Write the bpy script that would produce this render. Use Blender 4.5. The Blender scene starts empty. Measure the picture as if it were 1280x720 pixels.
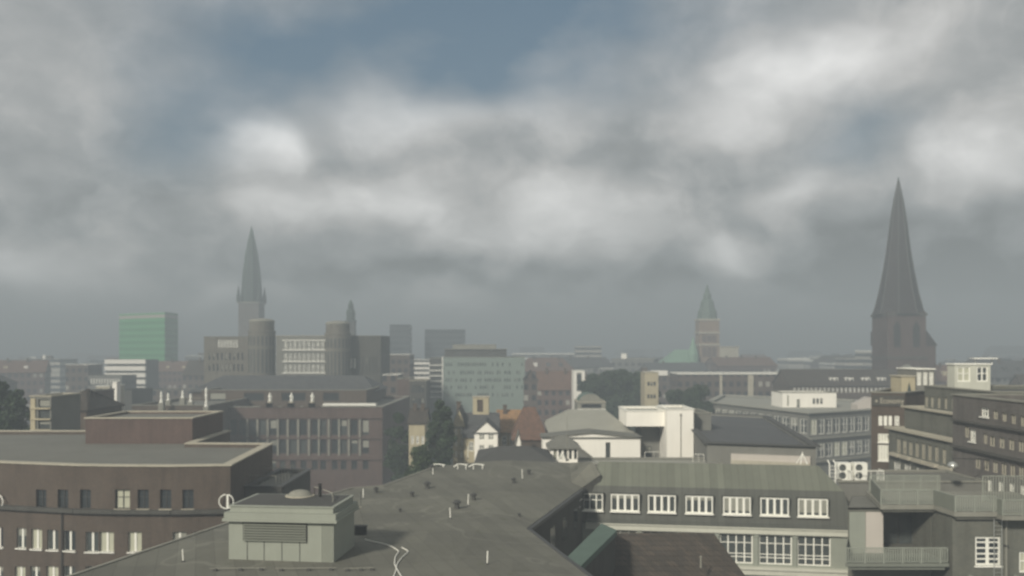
import bpy, math, random
from mathutils import Vector, Matrix

random.seed(7)
SC = bpy.context.scene
COL = SC.collection
F = 1108.5           # focal length of the photograph in its own pixels (1280 wide)
HOR = 435.0          # image row of the horizon
CZ = 50.0            # camera height above the street

# ------------------------------------------------------------------ camera
cd = bpy.data.cameras.new('camera')
cam = bpy.data.objects.new('camera', cd)
COL.objects.link(cam)
cam.location = (0, 0, CZ)
cam.rotation_euler = (math.radians(90), 0, 0)
cd.sensor_width = 36.0
cd.lens = F / 1280 * 36.0
cd.shift_y = (HOR - 360) / 1280
cd.clip_start = 0.5
cd.clip_end = 20000
cd.dof.use_dof = True
cd.dof.focus_distance = 9.0
cd.dof.aperture_fstop = 1.2
SC.camera = cam

# ------------------------------------------------------------------ exposure
SC.view_settings.view_transform = 'Standard'
SC.view_settings.look = 'None'
SC.view_settings.exposure = 0.13
SC.view_settings.gamma = 1.0
SC.view_settings.use_curve_mapping = False
SC.cycles.use_denoising = True
SC.cycles.volume_bounces = 0
SC.cycles.max_bounces = 5
SC.cycles.diffuse_bounces = 3
SC.cycles.glossy_bounces = 2
SC.cycles.sample_clamp_indirect = 4.0

# ------------------------------------------------------------------ sun
SUN_EL, SUN_AZ = 30.0, 212.0        # azimuth clockwise from +Y: behind the camera, to its left
sl = bpy.data.lights.new('sun', 'SUN')
sl.energy = 4.9
sl.angle = math.radians(6.0)
sl.color = (1.0, 0.94, 0.82)
sun = bpy.data.objects.new('sun', sl)
COL.objects.link(sun)
e, a = math.radians(SUN_EL), math.radians(SUN_AZ)
to_sun = Vector((math.sin(a) * math.cos(e), math.cos(a) * math.cos(e), math.sin(e)))
sun.rotation_euler = (-to_sun).to_track_quat('-Z', 'Y').to_euler()
sun.location = to_sun * 500

# ------------------------------------------------------------------ sky
wd = bpy.data.worlds.new('World')
SC.world = wd
wd.use_nodes = True
NT = wd.node_tree
NT.nodes.clear()


class G:
    """a small expression helper for one node tree"""
    def __init__(s, nt): s.nt = nt
    def put(s, sock, v):
        if isinstance(v, bpy.types.NodeSocket): s.nt.links.new(v, sock)
        elif v is not None: sock.default_value = v
    def n(s, t, **k):
        nd = s.nt.nodes.new(t)
        for q, v in k.items(): setattr(nd, q, v)
        return nd
    def m(s, op, a_, b_=None, c_=None, clamp=False):
        nd = s.n('ShaderNodeMath', operation=op, use_clamp=clamp)
        s.put(nd.inputs[0], a_)
        if b_ is not None: s.put(nd.inputs[1], b_)
        if c_ is not None: s.put(nd.inputs[2], c_)
        return nd.outputs[0]
    def v(s, op, a_, b_=None):
        nd = s.n('ShaderNodeVectorMath', operation=op)
        s.put(nd.inputs[0], a_)
        if b_ is not None: s.put(nd.inputs[1], b_)
        return nd.outputs['Value'] if op in ('LENGTH', 'DOT_PRODUCT') else nd.outputs[0]
    def comb(s, x, y, z=0.0):
        nd = s.n('ShaderNodeCombineXYZ')
        for i, q in enumerate((x, y, z)): s.put(nd.inputs[i], q)
        return nd.outputs[0]
    def sep(s, vec):
        nd = s.n('ShaderNodeSeparateXYZ'); s.put(nd.inputs[0], vec); return nd.outputs
    def noise(s, vec, scale, detail=4, rough=0.55, dist=0.0):
        nd = s.n('ShaderNodeTexNoise')
        s.put(nd.inputs['Vector'], vec)
        nd.inputs['Scale'].default_value = scale; nd.inputs['Detail'].default_value = detail
        nd.inputs['Roughness'].default_value = rough; nd.inputs['Distortion'].default_value = dist
        return nd
    def mix(s, f, a_, b_, blend='MIX'):
        nd = s.n('ShaderNodeMix', data_type='RGBA', blend_type=blend)
        s.put(nd.inputs[0], f); s.put(nd.inputs[6], a_); s.put(nd.inputs[7], b_)
        return nd.outputs[2]
    def mr(s, v_, a0, a1, b0, b1):
        nd = s.n('ShaderNodeMapRange'); s.put(nd.inputs[0], v_)
        for i, q in enumerate((a0, a1, b0, b1)): nd.inputs[i + 1].default_value = q
        return nd.outputs[0]


g = G(NT)
tc = g.n('ShaderNodeTexCoord')
dx, dy, dz = g.sep(tc.outputs['Generated'])
hor = g.m('SQRT', g.m('ADD', g.m('MULTIPLY', dx, dx), g.m('MULTIPLY', dy, dy)))
U = g.m('ARCTAN2', dx, dy)
V = g.m('ARCTAN2', dz, hor)
uv = g.comb(U, V)
warp = g.noise(g.comb(U, g.m('MULTIPLY', V, 1.5)), 7.0, 3, 0.5)
wv = g.v('MULTIPLY', g.v('SUBTRACT', warp.outputs['Color'], (0.5, 0.5, 0.5)), (0.13, 0.10, 0.0))
uvw = g.v('ADD', uv, wv)


def blob(px, py, sx, sy):
    k = (px - 640) / F
    u0 = math.atan(k); v0 = math.atan((HOR - py) / F / math.sqrt(1 + k * k))
    d = g.v('MULTIPLY', g.v('SUBTRACT', uvw, (u0, v0, 0)), (F / sx, F / sy, 0))
    l = g.v('LENGTH', d)
    return g.m('EXPONENT', g.m('MULTIPLY', g.m('MULTIPLY', l, l), -1.0))


def blobs(lst):
    acc = None
    for px, py, sx, sy, amp in lst:
        el = max(0.02, math.atan((HOR - py) / F))
        veil = min(6.0, 1.05 * math.exp(0.0021 * 72 / math.tan(el))) if py > 60 else 1.0     # a cloud seen through haze is brighter than it looks
        b = g.m('MULTIPLY', blob(px, py, sx, sy), amp * veil if abs(amp) < 0.5 else amp)
        acc = b if acc is None else g.m('ADD', acc, b)
    return acc


n_big = g.noise(g.comb(U, g.m('MULTIPLY', V, 2.0), 3.7), 5.0, 6, 0.5, 0.0).outputs['Fac']
n_fine = g.noise(g.comb(U, g.m('MULTIPLY', V, 1.6), 9.1), 13.0, 6, 0.55, 0.0).outputs['Fac']
bright = blobs([(310, 165, 50, 34, 0.33), (350, 185, 40, 26, 0.18), (510, 140, 95, 45, 0.26), (680, 115, 80, 45, 0.16), (1010, 85, 85, 44, 0.33),
                (905, 135, 70, 40, 0.18), (1110, 40, 90, 45, 0.18), (1235, 215, 80, 45, 0.27), (1000, 240, 50, 30, 0.2),
                (490, 255, 85, 32, 0.22), (355, 262, 55, 32, 0.16), (700, 245, 60, 40, 0.17), (640, 305, 75, 35, 0.14), (780, 280, 85, 45, 0.12),
                (905, 325, 40, 36, 0.16), (40, 340, 60, 35, 0.14), (560, 378, 40, 18, 0.10), (272, 368, 32, 16, 0.09), (100, 60, 190, 90, 0.06),
                (660, 195, 170, 22, -0.045), (480, 203, 90, 18, -0.045), (900, 205, 110, 26, -0.03), (520, 345, 220, 14, -0.05), (950, 350, 240, 14, -0.04), (120, 200, 120, 70, -0.02), (1180, 320, 130, 60, -0.06)])
n_puff = g.noise(g.comb(U, g.m('MULTIPLY', V, 1.7), 5.3), 26.0, 5, 0.55, 0.0).outputs['Fac']
base = g.m('ADD', g.m('MULTIPLY', g.m('SUBTRACT', n_big, 0.5), 0.20), g.m('MULTIPLY', g.m('SUBTRACT', n_fine, 0.5), 0.26))
base = g.m('ADD', base, g.m('MULTIPLY', g.m('SUBTRACT', n_puff, 0.5), 0.16))
puffs = g.mr(g.noise(g.v('ADD', uvw, (2.0, 1.0, 0.0)), 13.0, 5, 0.55, 0.0).outputs['Fac'], 0.48, 0.74, 0.0, 0.17)
base = g.m('ADD', base, g.m('SUBTRACT', puffs, 0.02))
base = g.m('MULTIPLY', base, g.mr(V, 0.03, 0.3, 2.0, 1.0))
B = g.m('MAXIMUM', g.m('ADD', g.m('ADD', base, 0.375), bright), 0.1)
gap = blobs([(540, 25, 260, 88, 1.3), (760, 15, 170, 62, 0.6), (340, 90, 125, 65, 0.75), (215, 160, 65, 60, 0.45), (1075, 175, 60, 34, 0.4)])
gap = g.m('MULTIPLY', gap, g.mr(n_big, 0.35, 0.62, 1.0, 0.62), clamp=True)
nd = g.n('ShaderNodeTexSky', sky_type='NISHITA', sun_disc=False)
nd.sun_elevation = e
nd.sun_rotation = a
nd.altitude = 50
nd.air_density = 1.2
SKY_S = 0.1
tint = g.mix(g.mr(B, 0.32, 0.55, 0.0, 1.0), (0.965 / SKY_S, 1.0 / SKY_S, 1.01 / SKY_S, 1), (1.0 / SKY_S, 0.985 / SKY_S, 0.96 / SKY_S, 1))
cloud = g.v('MULTIPLY', g.comb(B, B, B), tint)
blue = g.v('ADD', g.v('MULTIPLY', nd.outputs[0], (0.26, 0.26, 0.26)), (0.30, 0.80, 1.28))
col = g.mix(gap, cloud, blue)
bg = g.n('ShaderNodeBackground')
g.put(bg.inputs[0], col)
bg.inputs[1].default_value = SKY_S
out = g.n('ShaderNodeOutputWorld')
NT.links.new(bg.outputs[0], out.inputs[0])

# ------------------------------------------------------------------ materials
MATS = {}


def mat(name, c, rough=0.85, var=0.25, scale=0.6, metal=0.0, kind=None, c2=None, spec=0.3, bump=0.0):
    """procedural material: base colour broken by blotches and vertical weather streaks; kind adds bricks, seams, tiles or a far window grid"""
    m_ = bpy.data.materials.new(name)
    m_.use_nodes = True
    q = G(m_.node_tree)
    bs = m_.node_tree.nodes['Principled BSDF']
    bs.inputs['Roughness'].default_value = rough
    bs.inputs['Metallic'].default_value = metal
    bs.inputs['Specular IOR Level'].default_value = spec
    t = q.n('ShaderNodeTexCoord').outputs['Object']
    x, y, z = q.sep(t)
    n1 = q.noise(t, scale, 5, 0.6).outputs['Fac']
    st = q.noise(q.comb(q.m('MULTIPLY', x, 2.2), q.m('MULTIPLY', y, 2.2), q.m('MULTIPLY', z, 0.25)), 1.0, 4, 0.6).outputs['Fac']
    k = q.m('ADD', q.m('MULTIPLY', q.m('SUBTRACT', n1, 0.5), var * 2.4), q.m('MULTIPLY', q.m('SUBTRACT', st, 0.5), var * 1.6))
    k = q.m('ADD', k, 1.0)
    colr = q.v('MULTIPLY', q.comb(k, k, k), tuple(c[:3]))
    u = q.m('ADD', x, y)
    if kind == 'brick':
        bt = q.n('ShaderNodeTexBrick')
        q.put(bt.inputs['Vector'], q.comb(u, z))
        bt.inputs['Color1'].default_value = (1.15, 1.1, 1.1, 1); bt.inputs['Color2'].default_value = (0.8, 0.82, 0.85, 1)
        bt.inputs['Mortar'].default_value = (1.35, 1.4, 1.4, 1)
        bt.inputs['Scale'].default_value = 1.0; bt.inputs['Mortar Size'].default_value = 0.012
        bt.inputs['Brick Width'].default_value = 0.25; bt.inputs['Row Height'].default_value = 0.08
        colr = q.mix(1.0, colr, bt.outputs['Color'], 'MULTIPLY')
        so = q.noise(q.comb(q.m('MULTIPLY', u, 0.9), q.m('MULTIPLY', z, 0.12), 3.0), 1.0, 5, 0.65).outputs['Fac']
        colr = q.mix(q.mr(so, 0.52, 0.72, 0.0, 0.55), colr, tuple(v_ * 0.5 for v_ in c[:3]) + (1,))
        colr = q.mix(q.mr(so, 0.30, 0.44, 0.4, 0.0), colr, (c[0] * 1.5, c[1] * 1.55, c[2] * 1.6, 1))
    elif kind == 'seam':        # standing-seam sheet: thin ribs down the slope
        s_ = q.m('LESS_THAN', q.m('FRACT', q.m('DIVIDE', x, 0.6)), 0.10)
        pv = q.n('ShaderNodeTexWhiteNoise', noise_dimensions='1D'); q.put(pv.inputs['W'], q.m('FLOOR', q.m('DIVIDE', x, 0.6)))
        pk = q.m('ADD', q.m('MULTIPLY', pv.outputs['Value'], 0.22), 0.88)
        colr = q.v('MULTIPLY', colr, q.comb(pk, pk, pk))
        colr = q.mix(q.m('MULTIPLY', s_, 0.45), colr, tuple(v_ * 0.5 for v_ in c[:3]) + (1,))
    elif kind == 'felt':        # bitumen sheets with lapped joints and old puddle rings
        s1 = q.m('LESS_THAN', q.m('FRACT', q.m('DIVIDE', q.m('ADD', x, q.m('MULTIPLY', y, 0.35)), 1.05)), 0.045)
        s2 = q.m('LESS_THAN', q.m('FRACT', q.m('DIVIDE', q.m('SUBTRACT', y, q.m('MULTIPLY', x, 0.35)), 7.3)), 0.012)
        pv = q.n('ShaderNodeTexWhiteNoise', noise_dimensions='1D'); q.put(pv.inputs['W'], q.m('FLOOR', q.m('DIVIDE', q.m('ADD', x, q.m('MULTIPLY', y, 0.35)), 1.05)))
        pk = q.m('ADD', q.m('MULTIPLY', pv.outputs['Value'], 0.16), 0.92)
        colr = q.v('MULTIPLY', colr, q.comb(pk, pk, pk))
        colr = q.mix(q.m('MULTIPLY', q.m('MAXIMUM', s1, s2), 0.55), colr, tuple(v_ * 0.55 for v_ in c[:3]) + (1,))
        pud = q.noise(q.comb(x, y, 4.0), 0.16, 3, 0.5, 0.4).outputs['Fac']
        ring = q.m('LESS_THAN', q.m('ABSOLUTE', q.m('SUBTRACT', pud, 0.57)), 0.012)
        colr = q.mix(q.m('MULTIPLY', ring, 0.4), colr, tuple(v_ * 1.6 for v_ in c[:3]) + (1,))
        mo = q.noise(q.comb(x, y, 1.0), 0.9, 5, 0.7, 0.3).outputs['Fac']
        colr = q.mix(q.mr(mo, 0.58, 0.70, 0.0, 0.5), colr, (0.075, 0.085, 0.045, 1))
        pb_ = q.n('ShaderNodeTexBrick'); q.put(pb_.inputs['Vector'], q.comb(x, y)); pb_.inputs['Scale'].default_value = 1.0; pb_.inputs['Brick Width'].default_value = 5.3; pb_.inputs['Row Height'].default_value = 3.1; pb_.inputs['Mortar Size'].default_value = 0.0
        pb_.inputs['Color1'].default_value = (0.9, 0.9, 0.9, 1); pb_.inputs['Color2'].default_value = (1.1, 1.1, 1.08, 1)
        colr = q.mix(1.0, colr, pb_.outputs['Color'], 'MULTIPLY')
    elif kind == 'tile':
        bt = q.n('ShaderNodeTexBrick')
        q.put(bt.inputs['Vector'], q.comb(u, q.m('MULTIPLY', z, 1.4)))
        bt.inputs['Color1'].default_value = (1.2, 1.15, 1.1, 1); bt.inputs['Color2'].default_value = (0.75, 0.78, 0.8, 1)
        bt.inputs['Mortar'].default_value = (0.45, 0.45, 0.45, 1)
        bt.inputs['Scale'].default_value = 1.0; bt.inputs['Mortar Size'].default_value = 0.02
        bt.inputs['Brick Width'].default_value = 0.3; bt.inputs['Row Height'].default_value = 0.35
        colr = q.mix(1.0, colr, bt.outputs['Color'], 'MULTIPLY')
    elif kind in ('grid', 'band'):        # far facades: storeys of window openings
        wu, wz, fu, fz = (2.4, 3.3, 0.52, 0.5) if kind == 'grid' else (60.0, 3.4, 1.1, 0.5)
        a1 = q.m('LESS_THAN', q.m('FRACT', q.m('DIVIDE', u, wu)), fu)
        a2 = q.m('LESS_THAN', q.m('ABSOLUTE', q.m('SUBTRACT', q.m('FRACT', q.m('DIVIDE', z, wz)), 0.55)), fz / 2)
        w_ = q.m('MULTIPLY', a1, a2)
        wn = q.n('ShaderNodeTexWhiteNoise', noise_dimensions='2D')
        q.put(wn.inputs['Vector'], q.comb(q.m('FLOOR', q.m('DIVIDE', u, wu)), q.m('FLOOR', q.m('DIVIDE', z, wz))))
        gl = q.mix(q.m('GREATER_THAN', wn.outputs['Value'], 0.86), c2 or (0.03, 0.035, 0.04, 1), (0.32, 0.31, 0.27, 1))
        colr = q.mix(w_, colr, gl)
        q.put(bs.inputs['Roughness'], q.mr(w_, 0, 1, rough, 0.25))
    q.put(bs.inputs['Base Color'], colr)
    if bump > 0:
        b_ = q.n('ShaderNodeBump'); b_.inputs['Strength'].default_value = bump; b_.inputs['Distance'].default_value = 0.05
        q.put(b_.inputs['Height'], q.noise(t, 6.0, 4, 0.6).outputs['Fac'])
        q.put(bs.inputs['Normal'], b_.outputs[0])
    MATS[name] = m_
    return m_


mat('felt_roof', (0.132, 0.13, 0.108), 0.9, 0.16, 0.22, kind='felt')
mat('skylit_green_sheet', (0.14, 0.147, 0.115), 0.65, 0.13, 0.35, kind='seam')  # upper mansard slope: sky light on the shallow pitch put into a paler colour
mat('shaded_sheet', (0.09, 0.093, 0.08), 0.7, 0.13, 0.5, kind='seam')  # same roof's steep face and dormers, its shade put into a darker colour
mat('brown_tile', (0.065, 0.055, 0.045), 0.85, 0.25, 0.5, kind='tile')
mat('brick_red', (0.09, 0.062, 0.052), 0.9, 0.22, 0.3, kind='brick')
mat('brick_brown', (0.08, 0.062, 0.048), 0.9, 0.22, 0.3, kind='brick')
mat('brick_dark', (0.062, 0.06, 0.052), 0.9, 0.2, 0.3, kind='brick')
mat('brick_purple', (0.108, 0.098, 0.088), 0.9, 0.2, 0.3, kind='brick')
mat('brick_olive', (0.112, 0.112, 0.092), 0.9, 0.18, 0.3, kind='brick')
mat('stone', (0.40, 0.37, 0.29), 0.85, 0.2, 0.8)
mat('stone_grey', (0.22, 0.215, 0.18), 0.85, 0.2, 0.6)
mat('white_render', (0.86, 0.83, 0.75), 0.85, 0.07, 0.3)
mat('white_paint', (0.8, 0.79, 0.71), 0.55, 0.06, 1.0)
mat('pink_panel', (0.48, 0.44, 0.39), 0.7, 0.08, 0.6)
mat('cream_render', (0.42, 0.37, 0.25), 0.85, 0.2, 0.5)
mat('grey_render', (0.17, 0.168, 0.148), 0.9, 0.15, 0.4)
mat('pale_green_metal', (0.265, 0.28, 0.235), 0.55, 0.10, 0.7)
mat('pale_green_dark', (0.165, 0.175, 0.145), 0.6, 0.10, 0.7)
mat('copper', (0.09, 0.13, 0.105), 0.7, 0.2, 0.5)
mat('copper_pale', (0.2, 0.33, 0.24), 0.75, 0.2, 0.3)
mat('roof_grey', (0.15, 0.148, 0.128), 0.9, 0.18, 0.25)
mat('roof_pale', (0.3, 0.295, 0.25), 0.9, 0.15, 0.3)
mat('roof_dark', (0.07, 0.07, 0.065), 0.9, 0.2, 0.3)
mat('slate', (0.085, 0.088, 0.09), 0.75, 0.2, 0.5, kind='tile')
mat('orange_tile', (0.3, 0.18, 0.09), 0.85, 0.22, 0.5, kind='tile')
mat('red_tile', (0.15, 0.09, 0.065), 0.85, 0.22, 0.5, kind='tile')
mat('spire_copper', (0.04, 0.055, 0.05), 0.8, 0.2, 0.1)
mat('spire_slate', (0.028, 0.023, 0.023), 0.8, 0.2, 0.1)
mat('glass', (0.028, 0.033, 0.035), 0.12, 0.15, 1.0, spec=0.5)
mat('glass_dim', (0.06, 0.068, 0.065), 0.2, 0.3, 1.0, spec=0.5)
mat('blind', (0.44, 0.44, 0.34), 0.7, 0.12, 2.0)
mat('teal_cladding', (0.2, 0.245, 0.215), 0.45, 0.10, 0.25)
mat('green_glass', (0.09, 0.29, 0.14), 0.4, 0.1, 0.1, kind='band', c2=(0.07, 0.22, 0.11, 1))
mat('dark_metal', (0.05, 0.05, 0.047), 0.5, 0.2, 2.0)
mat('galvanised', (0.48, 0.49, 0.46), 0.35, 0.12, 2.0, metal=0.6)
mat('black', (0.02, 0.021, 0.02), 0.9, 0.2, 1.0)
mat('bark', (0.06, 0.05, 0.04), 0.95, 0.3, 2.0)
mat('leaf_dark', (0.028, 0.048, 0.02), 0.75, 0.5, 0.7)
mat('leaf_mid', (0.045, 0.068, 0.028), 0.75, 0.5, 0.6)
mat('far_brown', (0.1, 0.08, 0.068), 0.9, 0.15, 0.1, kind='grid')
mat('far_red', (0.12, 0.08, 0.068), 0.9, 0.15, 0.1, kind='grid')
mat('far_grey', (0.16, 0.16, 0.15), 0.9, 0.15, 0.1, kind='grid')
mat('far_pale', (0.40, 0.38, 0.33), 0.9, 0.12, 0.1, kind='band')
mat('far_dark', (0.05, 0.058, 0.065), 0.6, 0.12, 0.1, kind='band', c2=(0.03, 0.04, 0.045, 1))
mat('curtain', (0.26, 0.26, 0.22), 0.8, 0.2, 3.0)
mat('church_brick', (0.066, 0.045, 0.04), 0.9, 0.25, 0.2, kind='brick')
mat('sandstone', (0.23, 0.165, 0.115), 0.9, 0.2, 0.2)
mat('pale_ledge', (0.52, 0.52, 0.44), 0.8, 0.12, 0.8)
mat('brick_grey', (0.125, 0.115, 0.095), 0.9, 0.2, 0.3, kind='brick')
mat('ground', (0.065, 0.066, 0.058), 0.95, 0.3, 0.05)
mat('asphalt', (0.05, 0.05, 0.05), 0.9, 0.2, 0.3)
mat('paving', (0.22, 0.215, 0.2), 0.9, 0.2, 0.5)

# ------------------------------------------------------------------ mesh helpers


class MB:
    def __init__(s): s.v, s.f, s.mi = [], [], []
    def poly(s, pts, m=0):
        k = len(s.v); s.v += [tuple(p) for p in pts]; s.f.append(tuple(range(k, k + len(pts)))); s.mi.append(m)
    def box(s, x0, x1, y0, y1, z0, z1, m=0):
        s.prism([(x0, y0), (x1, y0), (x1, y1), (x0, y1)], z0, z1, m)
    def prism(s, pts, z0, z1, m=0, cap=True, top_m=None):
        n = len(pts); k = len(s.v)
        s.v += [(p[0], p[1], z0) for p in pts] + [(p[0], p[1], z1) for p in pts]
        for i in range(n):
            j = (i + 1) % n
            s.f.append((k + i, k + j, k + n + j, k + n + i)); s.mi.append(m)
        if cap:
            s.f.append(tuple(k + n + i for i in range(n))); s.mi.append(m if top_m is None else top_m)
            s.f.append(tuple(k + i for i in reversed(range(n)))); s.mi.append(m)
    def tube(s, a_, b_, r, n=6, m=0, r2=None):
        a_, b_ = Vector(a_), Vector(b_); d = (b_ - a_)
        if d.length < 1e-6: return
        d.normalize(); p = d.orthogonal().normalized(); q = d.cross(p); k = len(s.v); r2 = r if r2 is None else r2
        for c, rr in ((a_, r), (b_, r2)):
            for i in range(n):
                t = 2 * math.pi * i / n
                s.v.append(tuple(c + (p * math.cos(t) + q * math.sin(t)) * rr))
        for i in range(n):
            j = (i + 1) % n
            s.f.append((k + i, k + j, k + n + j, k + n + i)); s.mi.append(m)
        s.f.append(tuple(k + n + i for i in range(n))); s.mi.append(m)
        s.f.append(tuple(k + i for i in reversed(range(n)))); s.mi.append(m)
    def path(s, pts, r, n=6, m=0):
        for p, q in zip(pts, pts[1:]): s.tube(p, q, r, n, m)
    def lathe(s, c, prof, n=12, m=0, rot=0.0):
        k = len(s.v)
        for r, z in prof:
            for i in range(n):
                t = 2 * math.pi * i / n + rot
                s.v.append((c[0] + r * math.cos(t), c[1] + r * math.sin(t), c[2] + z))
        for h_ in range(len(prof) - 1):
            for i in range(n):
                j = (i + 1) % n
                s.f.append((k + h_ * n + i, k + h_ * n + j, k + (h_ + 1) * n + j, k + (h_ + 1) * n + i)); s.mi.append(m)
        s.f.append(tuple(k + (len(prof) - 1) * n + i for i in range(n))); s.mi.append(m)
        s.f.append(tuple(k + i for i in reversed(range(n)))); s.mi.append(m)
    def wall(s, o, u, inward, w, z0, z1, rects, rec, m=0):
        """one wall with real window openings and their reveals"""
        rects = [r for r in rects if r[0] > 0.01 and r[1] < w - 0.01 and r[2] > z0 + 0.01 and r[3] < z1 - 0.01]
        us = sorted({0.0, w, *[r[0] for r in rects], *[r[1] for r in rects]})
        zs = sorted({z0, z1, *[r[2] for r in rects], *[r[3] for r in rects]})
        o, u, inward = Vector(o), Vector(u), Vector(inward)
        P = lambda a_, z, d=0.0: (o.x + u.x * a_ + inward.x * d, o.y + u.y * a_ + inward.y * d, z)
        for zi in range(len(zs) - 1):
            za, zb = zs[zi], zs[zi + 1]; zm = (za + zb) / 2; run = None
            for ui in range(len(us) - 1):
                um = (us[ui] + us[ui + 1]) / 2
                hole = any(r[0] < um < r[1] and r[2] < zm < r[3] for r in rects)
                if not hole and run is None: run = us[ui]
                if hole and run is not None: s.poly([P(run, za), P(us[ui], za), P(us[ui], zb), P(run, zb)], m); run = None
            if run is not None: s.poly([P(run, za), P(w, za), P(w, zb), P(run, zb)], m)
        for a_, b_, c, d in rects:
            s.poly([P(a_, c), P(a_, c, rec), P(a_, d, rec), P(a_, d)], m); s.poly([P(b_, c), P(b_, d), P(b_, d, rec), P(b_, c, rec)], m)
            s.poly([P(a_, c), P(b_, c), P(b_, c, rec), P(a_, c, rec)], m); s.poly([P(a_, d), P(a_, d, rec), P(b_, d, rec), P(b_, d)], m)
    def build(s, name, mats, parent=None, smooth=False):
        me = bpy.data.meshes.new(name); me.from_pydata(s.v, [], s.f)
        for m_ in ([mats] if isinstance(mats, str) else mats): me.materials.append(MATS[m_])
        me.polygons.foreach_set('material_index', s.mi)
        if smooth: me.polygons.foreach_set('use_smooth', [True] * len(s.f))
        me.update()
        o = bpy.data.objects.new(name, me); COL.objects.link(o)
        if parent: o.parent = parent
        return o


def tag(o, label, cat, group=None):
    o['label'] = label; o['category'] = cat
    if group: o['group'] = group
    return o


def thing(name, label, cat, loc=(0, 0, 0), rz=0.0, group=None):
    o = bpy.data.objects.new(name, None); COL.objects.link(o)
    o.location = loc; o.rotation_euler = (0, 0, rz); o.empty_display_size = 0.3
    return tag(o, label, cat, group)


def struct(name, mb, m_):
    o = mb.build(name, m_); o['kind'] = 'structure'; return o


def X(px, Y): return (px - 640) / F * Y
def Z(py, Y): return CZ - (py - HOR) / F * Y
def P2(px, Y): return Vector((X(px, Y), Y))
def P3(px, py, Y): return Vector((X(px, Y), Y, Z(py, Y)))
def D(py, d):  # depth at which a level d below the camera is seen on row py
    return d * F / (py - HOR)


class Edge:
    """a facade line in plan; turns pixels of the photograph into positions on that wall"""
    def __init__(s, pa, pb):
        s.a, s.b = Vector(pa[:2]), Vector(pb[:2]); s.w = (s.b - s.a).length; s.u = (s.b - s.a) / s.w
        s.inw = Vector((-s.u.y, s.u.x)); s.rz = math.atan2(s.u.y, s.u.x)
    def at(s, px):
        k = (px - 640) / F
        return (k * s.a.y - s.a.x) / (s.u.x - k * s.u.y)
    def z(s, px, py):
        return Z(py, s.a.y + s.u.y * s.at(px))
    def rect(s, px0, px1, py0, py1):
        pm = (px0 + px1) / 2
        return (s.at(px0), s.at(px1), s.z(pm, py1), s.z(pm, py0))


def inset(pts, d):
    n = len(pts); out_ = []
    for i in range(n):
        p0, p1, p2 = Vector(pts[i - 1]), Vector(pts[i]), Vector(pts[(i + 1) % n])
        u1 = (p1 - p0).normalized(); u2 = (p2 - p1).normalized()
        n1 = Vector((-u1.y, u1.x)); n2 = Vector((-u2.y, u2.x))
        k = 1 + n1.dot(n2)
        out_.append(p1 + (n1 + n2) * (d / max(k, 0.25)))
    return out_


WC = {}
LASTB = []
LASTG = []


def win_mesh(w, h, style, glass):
    key = (round(w, 2), round(h, 2), style, glass)
    if key in WC: return WC[key]
    st = STY[style]; r = st['rec']; t = st['t']
    f = MB(); p = MB()
    f.box(0, w, r - 0.07, r + 0.02, 0, t); f.box(0, w, r - 0.07, r + 0.02, h - t, h)
    f.box(0, t, r - 0.07, r + 0.02, t, h - t); f.box(w - t, w, r - 0.07, r + 0.02, t, h - t)
    for i in range(1, st['v']):
        x = w * i / st['v']; tt = st.get('tm', t); f.box(x - tt / 2, x + tt / 2, r - 0.06, r + 0.01, t, h - t)
    for zz in st['h']:
        f.box(t, w - t, r - 0.055, r + 0.008, h * zz - t * 0.35, h * zz + t * 0.35)
    if st['sill']:
        f.box(-0.08, w + 0.08, -0.14, r - 0.072, -0.1, -0.005, 1)
    p.poly([(0, r, 0), (w, r, 0), (w, r, h), (0, r, h)])
    fm = f.build('window', [st['frame'], 'stone' if st['frame'] in ('dark_metal', 'stone_grey') else st['frame']]); pm = p.build('pane', glass)
    WC[key] = (fm.data, pm.data)
    bpy.data.objects.remove(fm); bpy.data.objects.remove(pm)
    return WC[key]


STY = {
    'plain': dict(rec=0.22, t=0.09, v=1, h=(), sill=False, frame='dark_metal'),
    'dark2': dict(rec=0.25, t=0.06, v=2, h=(0.6,), sill=True, frame='dark_metal'),
    'mull': dict(rec=0.22, t=0.035, v=2, h=(), sill=True, frame='white_paint', tm=0.2),
    'white2': dict(rec=0.2, t=0.09, v=2, h=(), sill=True, frame='white_paint', tm=0.16),
    'white3': dict(rec=0.18, t=0.09, v=3, h=(0.62,), sill=True, frame='white_paint'),
    'white4': dict(rec=0.12, t=0.10, v=4, h=(), sill=True, frame='white_paint', tm=0.20),
    'tall': dict(rec=0.2, t=0.09, v=4, h=(0.22, 0.33, 0.70), sill=False, frame='white_paint', tm=0.1),
    'gridw': dict(rec=0.15, t=0.14, v=2, h=(0.22, 0.4, 0.6, 0.8), sill=True, frame='white_paint', tm=0.22),
    'faint': dict(rec=0.18, t=0.07, v=2, h=(), sill=False, frame='stone', tm=0.13),
    'cross': dict(rec=0.15, t=0.12, v=2, h=(0.55,), sill=False, frame='white_paint', tm=0.14),
    'slit': dict(rec=0.3, t=0.05, v=1, h=(), sill=False, frame='stone'),
}


def window(root, edge, rect, style, glass, org):
    u0, u1, z0, z1 = rect
    fd, pd = win_mesh(u1 - u0, z1 - z0, style, glass)
    o = bpy.data.objects.new('window', fd); COL.objects.link(o); o.parent = root
    p = edge.a + edge.u * u0 - Vector(org[:2])
    o.location = (p.x, p.y, z0 - org[2]); o.rotation_euler = (0, 0, edge.rz)
    q = bpy.data.objects.new('pane', pd); COL.objects.link(q); q.parent = o
    if style not in ('slit',) and glass != 'blind' and random.random() < .3: blind(o, u1 - u0, z1 - z0, STY[style]['rec'])
    return o


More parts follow.
